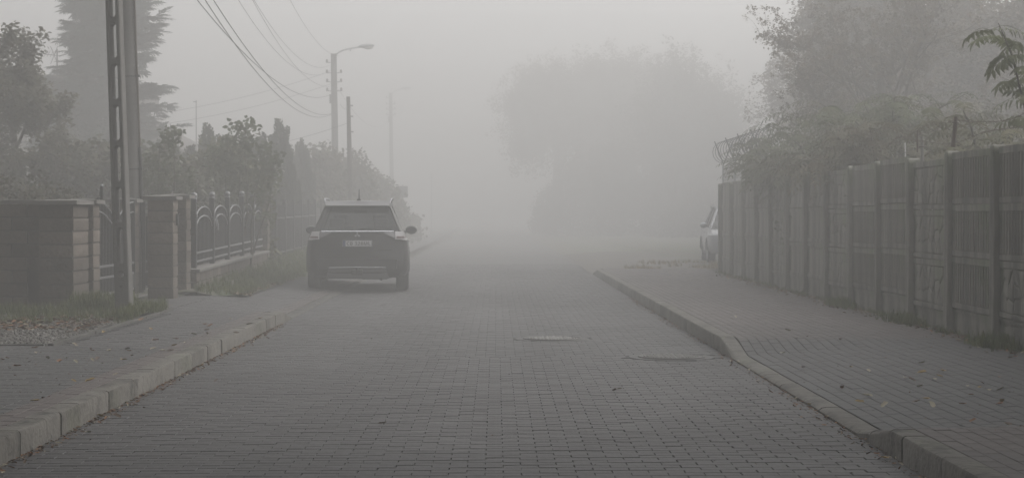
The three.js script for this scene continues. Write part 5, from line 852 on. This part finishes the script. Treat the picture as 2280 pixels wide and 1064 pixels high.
// [pixel x, pixel y, tone] picked on the photograph, turned into places on the pavement
const lp = [[95, 760, 1], [78, 777, 1], [5, 803, 1], [15, 800, 1], [133, 807, 1], [148, 800, 3], [80, 788, 3], [230, 742, 2], [165, 770, 3], [205, 783, 1], [243, 783, 3], [201, 779, 1], [287, 784, 1], [284, 780, 0], [275, 804, 2], [217, 802, 0], [205, 804, 3], [228, 812, 3], [243, 783, 3], [345, 760, 1], [340, 779, 3], [361, 783, 3], [378, 784, 0], [388, 772, 2], [390, 757, 0], [412, 766, 3], [468, 727, 1], [455, 724, 1], [335, 735, 2], [314, 714, 1], [163, 851, 2], [200, 850, 2], [257, 837, 3], [78, 896, 2], [95, 890, 0], [168, 808, 3], [512, 712, 3], [555, 724, 0], [460, 745, 3], [37, 818, 1], [578, 711, 1], [430, 747, 3], [105, 800, 3], [292, 795, 0], [460, 737, 0], [525, 744, 0]];
const rp = [[1937, 830, 3], [1790, 822, 0], [1898, 821, 2], [2020, 846, 3], [2035, 850, 0], [2097, 842, 2], [2085, 849, 3], [2057, 834, 2], [2054, 865, 3], [1936, 886, 3], [1918, 900, 2], [2080, 907, 3], [2045, 900, 0], [2068, 893, 2], [2160, 865, 3], [2188, 868, 2], [2207, 874, 3], [2235, 872, 3], [2168, 884, 1], [2232, 845, 1], [2172, 943, 1], [2238, 899, 2], [2232, 905, 1], [1878, 868, 1], [2250, 950, 0], [1800, 770, 0], [1875, 769, 0], [1746, 790, 3], [2057, 812, 3], [1974, 907, 3], [1640, 708, 3], [1828, 811, 0], [2105, 830, 2], [1757, 739, 3], [2150, 905, 1], [1630, 770, 0]];
const rd = [[223, 930, 2], [237, 932, 3], [217, 928, 1], [280, 900, 3], [360, 872, 1], [364, 868, 0], [445, 818, 2], [430, 825, 1], [405, 836, 1], [107, 977, 1], [140, 962, 3], [318, 885, 0], [500, 790, 0], [520, 785, 1], [1808, 906, 2], [1380, 870, 3], [1370, 873, 0], [1975, 1027, 2], [2003, 1026, 3], [560, 772, 0], [541, 770, 1], [320, 912, 0], [258, 930, 0], [1788, 935, 0], [826, 757, 0], [195, 967, 3], [595, 755, 1], [1915, 967, 2], [1648, 810, 3], [480, 851, 0], [850, 947, 0], [1940, 985, 1], [1960, 995, 3]];
const TN = ['dull brown', 'orange brown', 'yellow', 'pale'];
const groundAt = (px, py, h) => { let d = 20, y = 0.15; for (let k = 0; k < 6; k++) { d = 3900 * (EYE - y) / (py - 478); y = h((px - 1104) * d / 3900, d); } return [(px - 1104) * d / 3900, d, y]; };
const drop = (list, h, where, s0) => list.forEach(([px, py, k]) => { const [x, d, y] = groundAt(px, py, h); fallen(where, x, d, y + 0.012, TN[k], s0 * rr(0.7, 1.25)); });
drop(lp, hLeft, 'left pavement', 0.036); drop(rp, hRight, 'right pavement', 0.034); drop(rd, () => 0, 'road', 0.03);
const ORD = ['', 'second ', 'third ', 'fourth ', 'fifth ', 'sixth ', 'seventh ', 'eighth ', 'ninth ', 'tenth ', 'eleventh ', 'twelfth ', 'thirteenth ', 'fourteenth ', 'fifteenth ', 'sixteenth ', 'seventeenth ', 'eighteenth ', 'nineteenth ', 'twentieth '];
for (const [what, list] of Object.entries(apart)) list.sort((a, b) => a[0] - b[0]).forEach(([, m], k) => { m.userData.label = `${what}, ${ORD[k]}nearest the camera of its colour`; });
renderer.render(scene, camera);
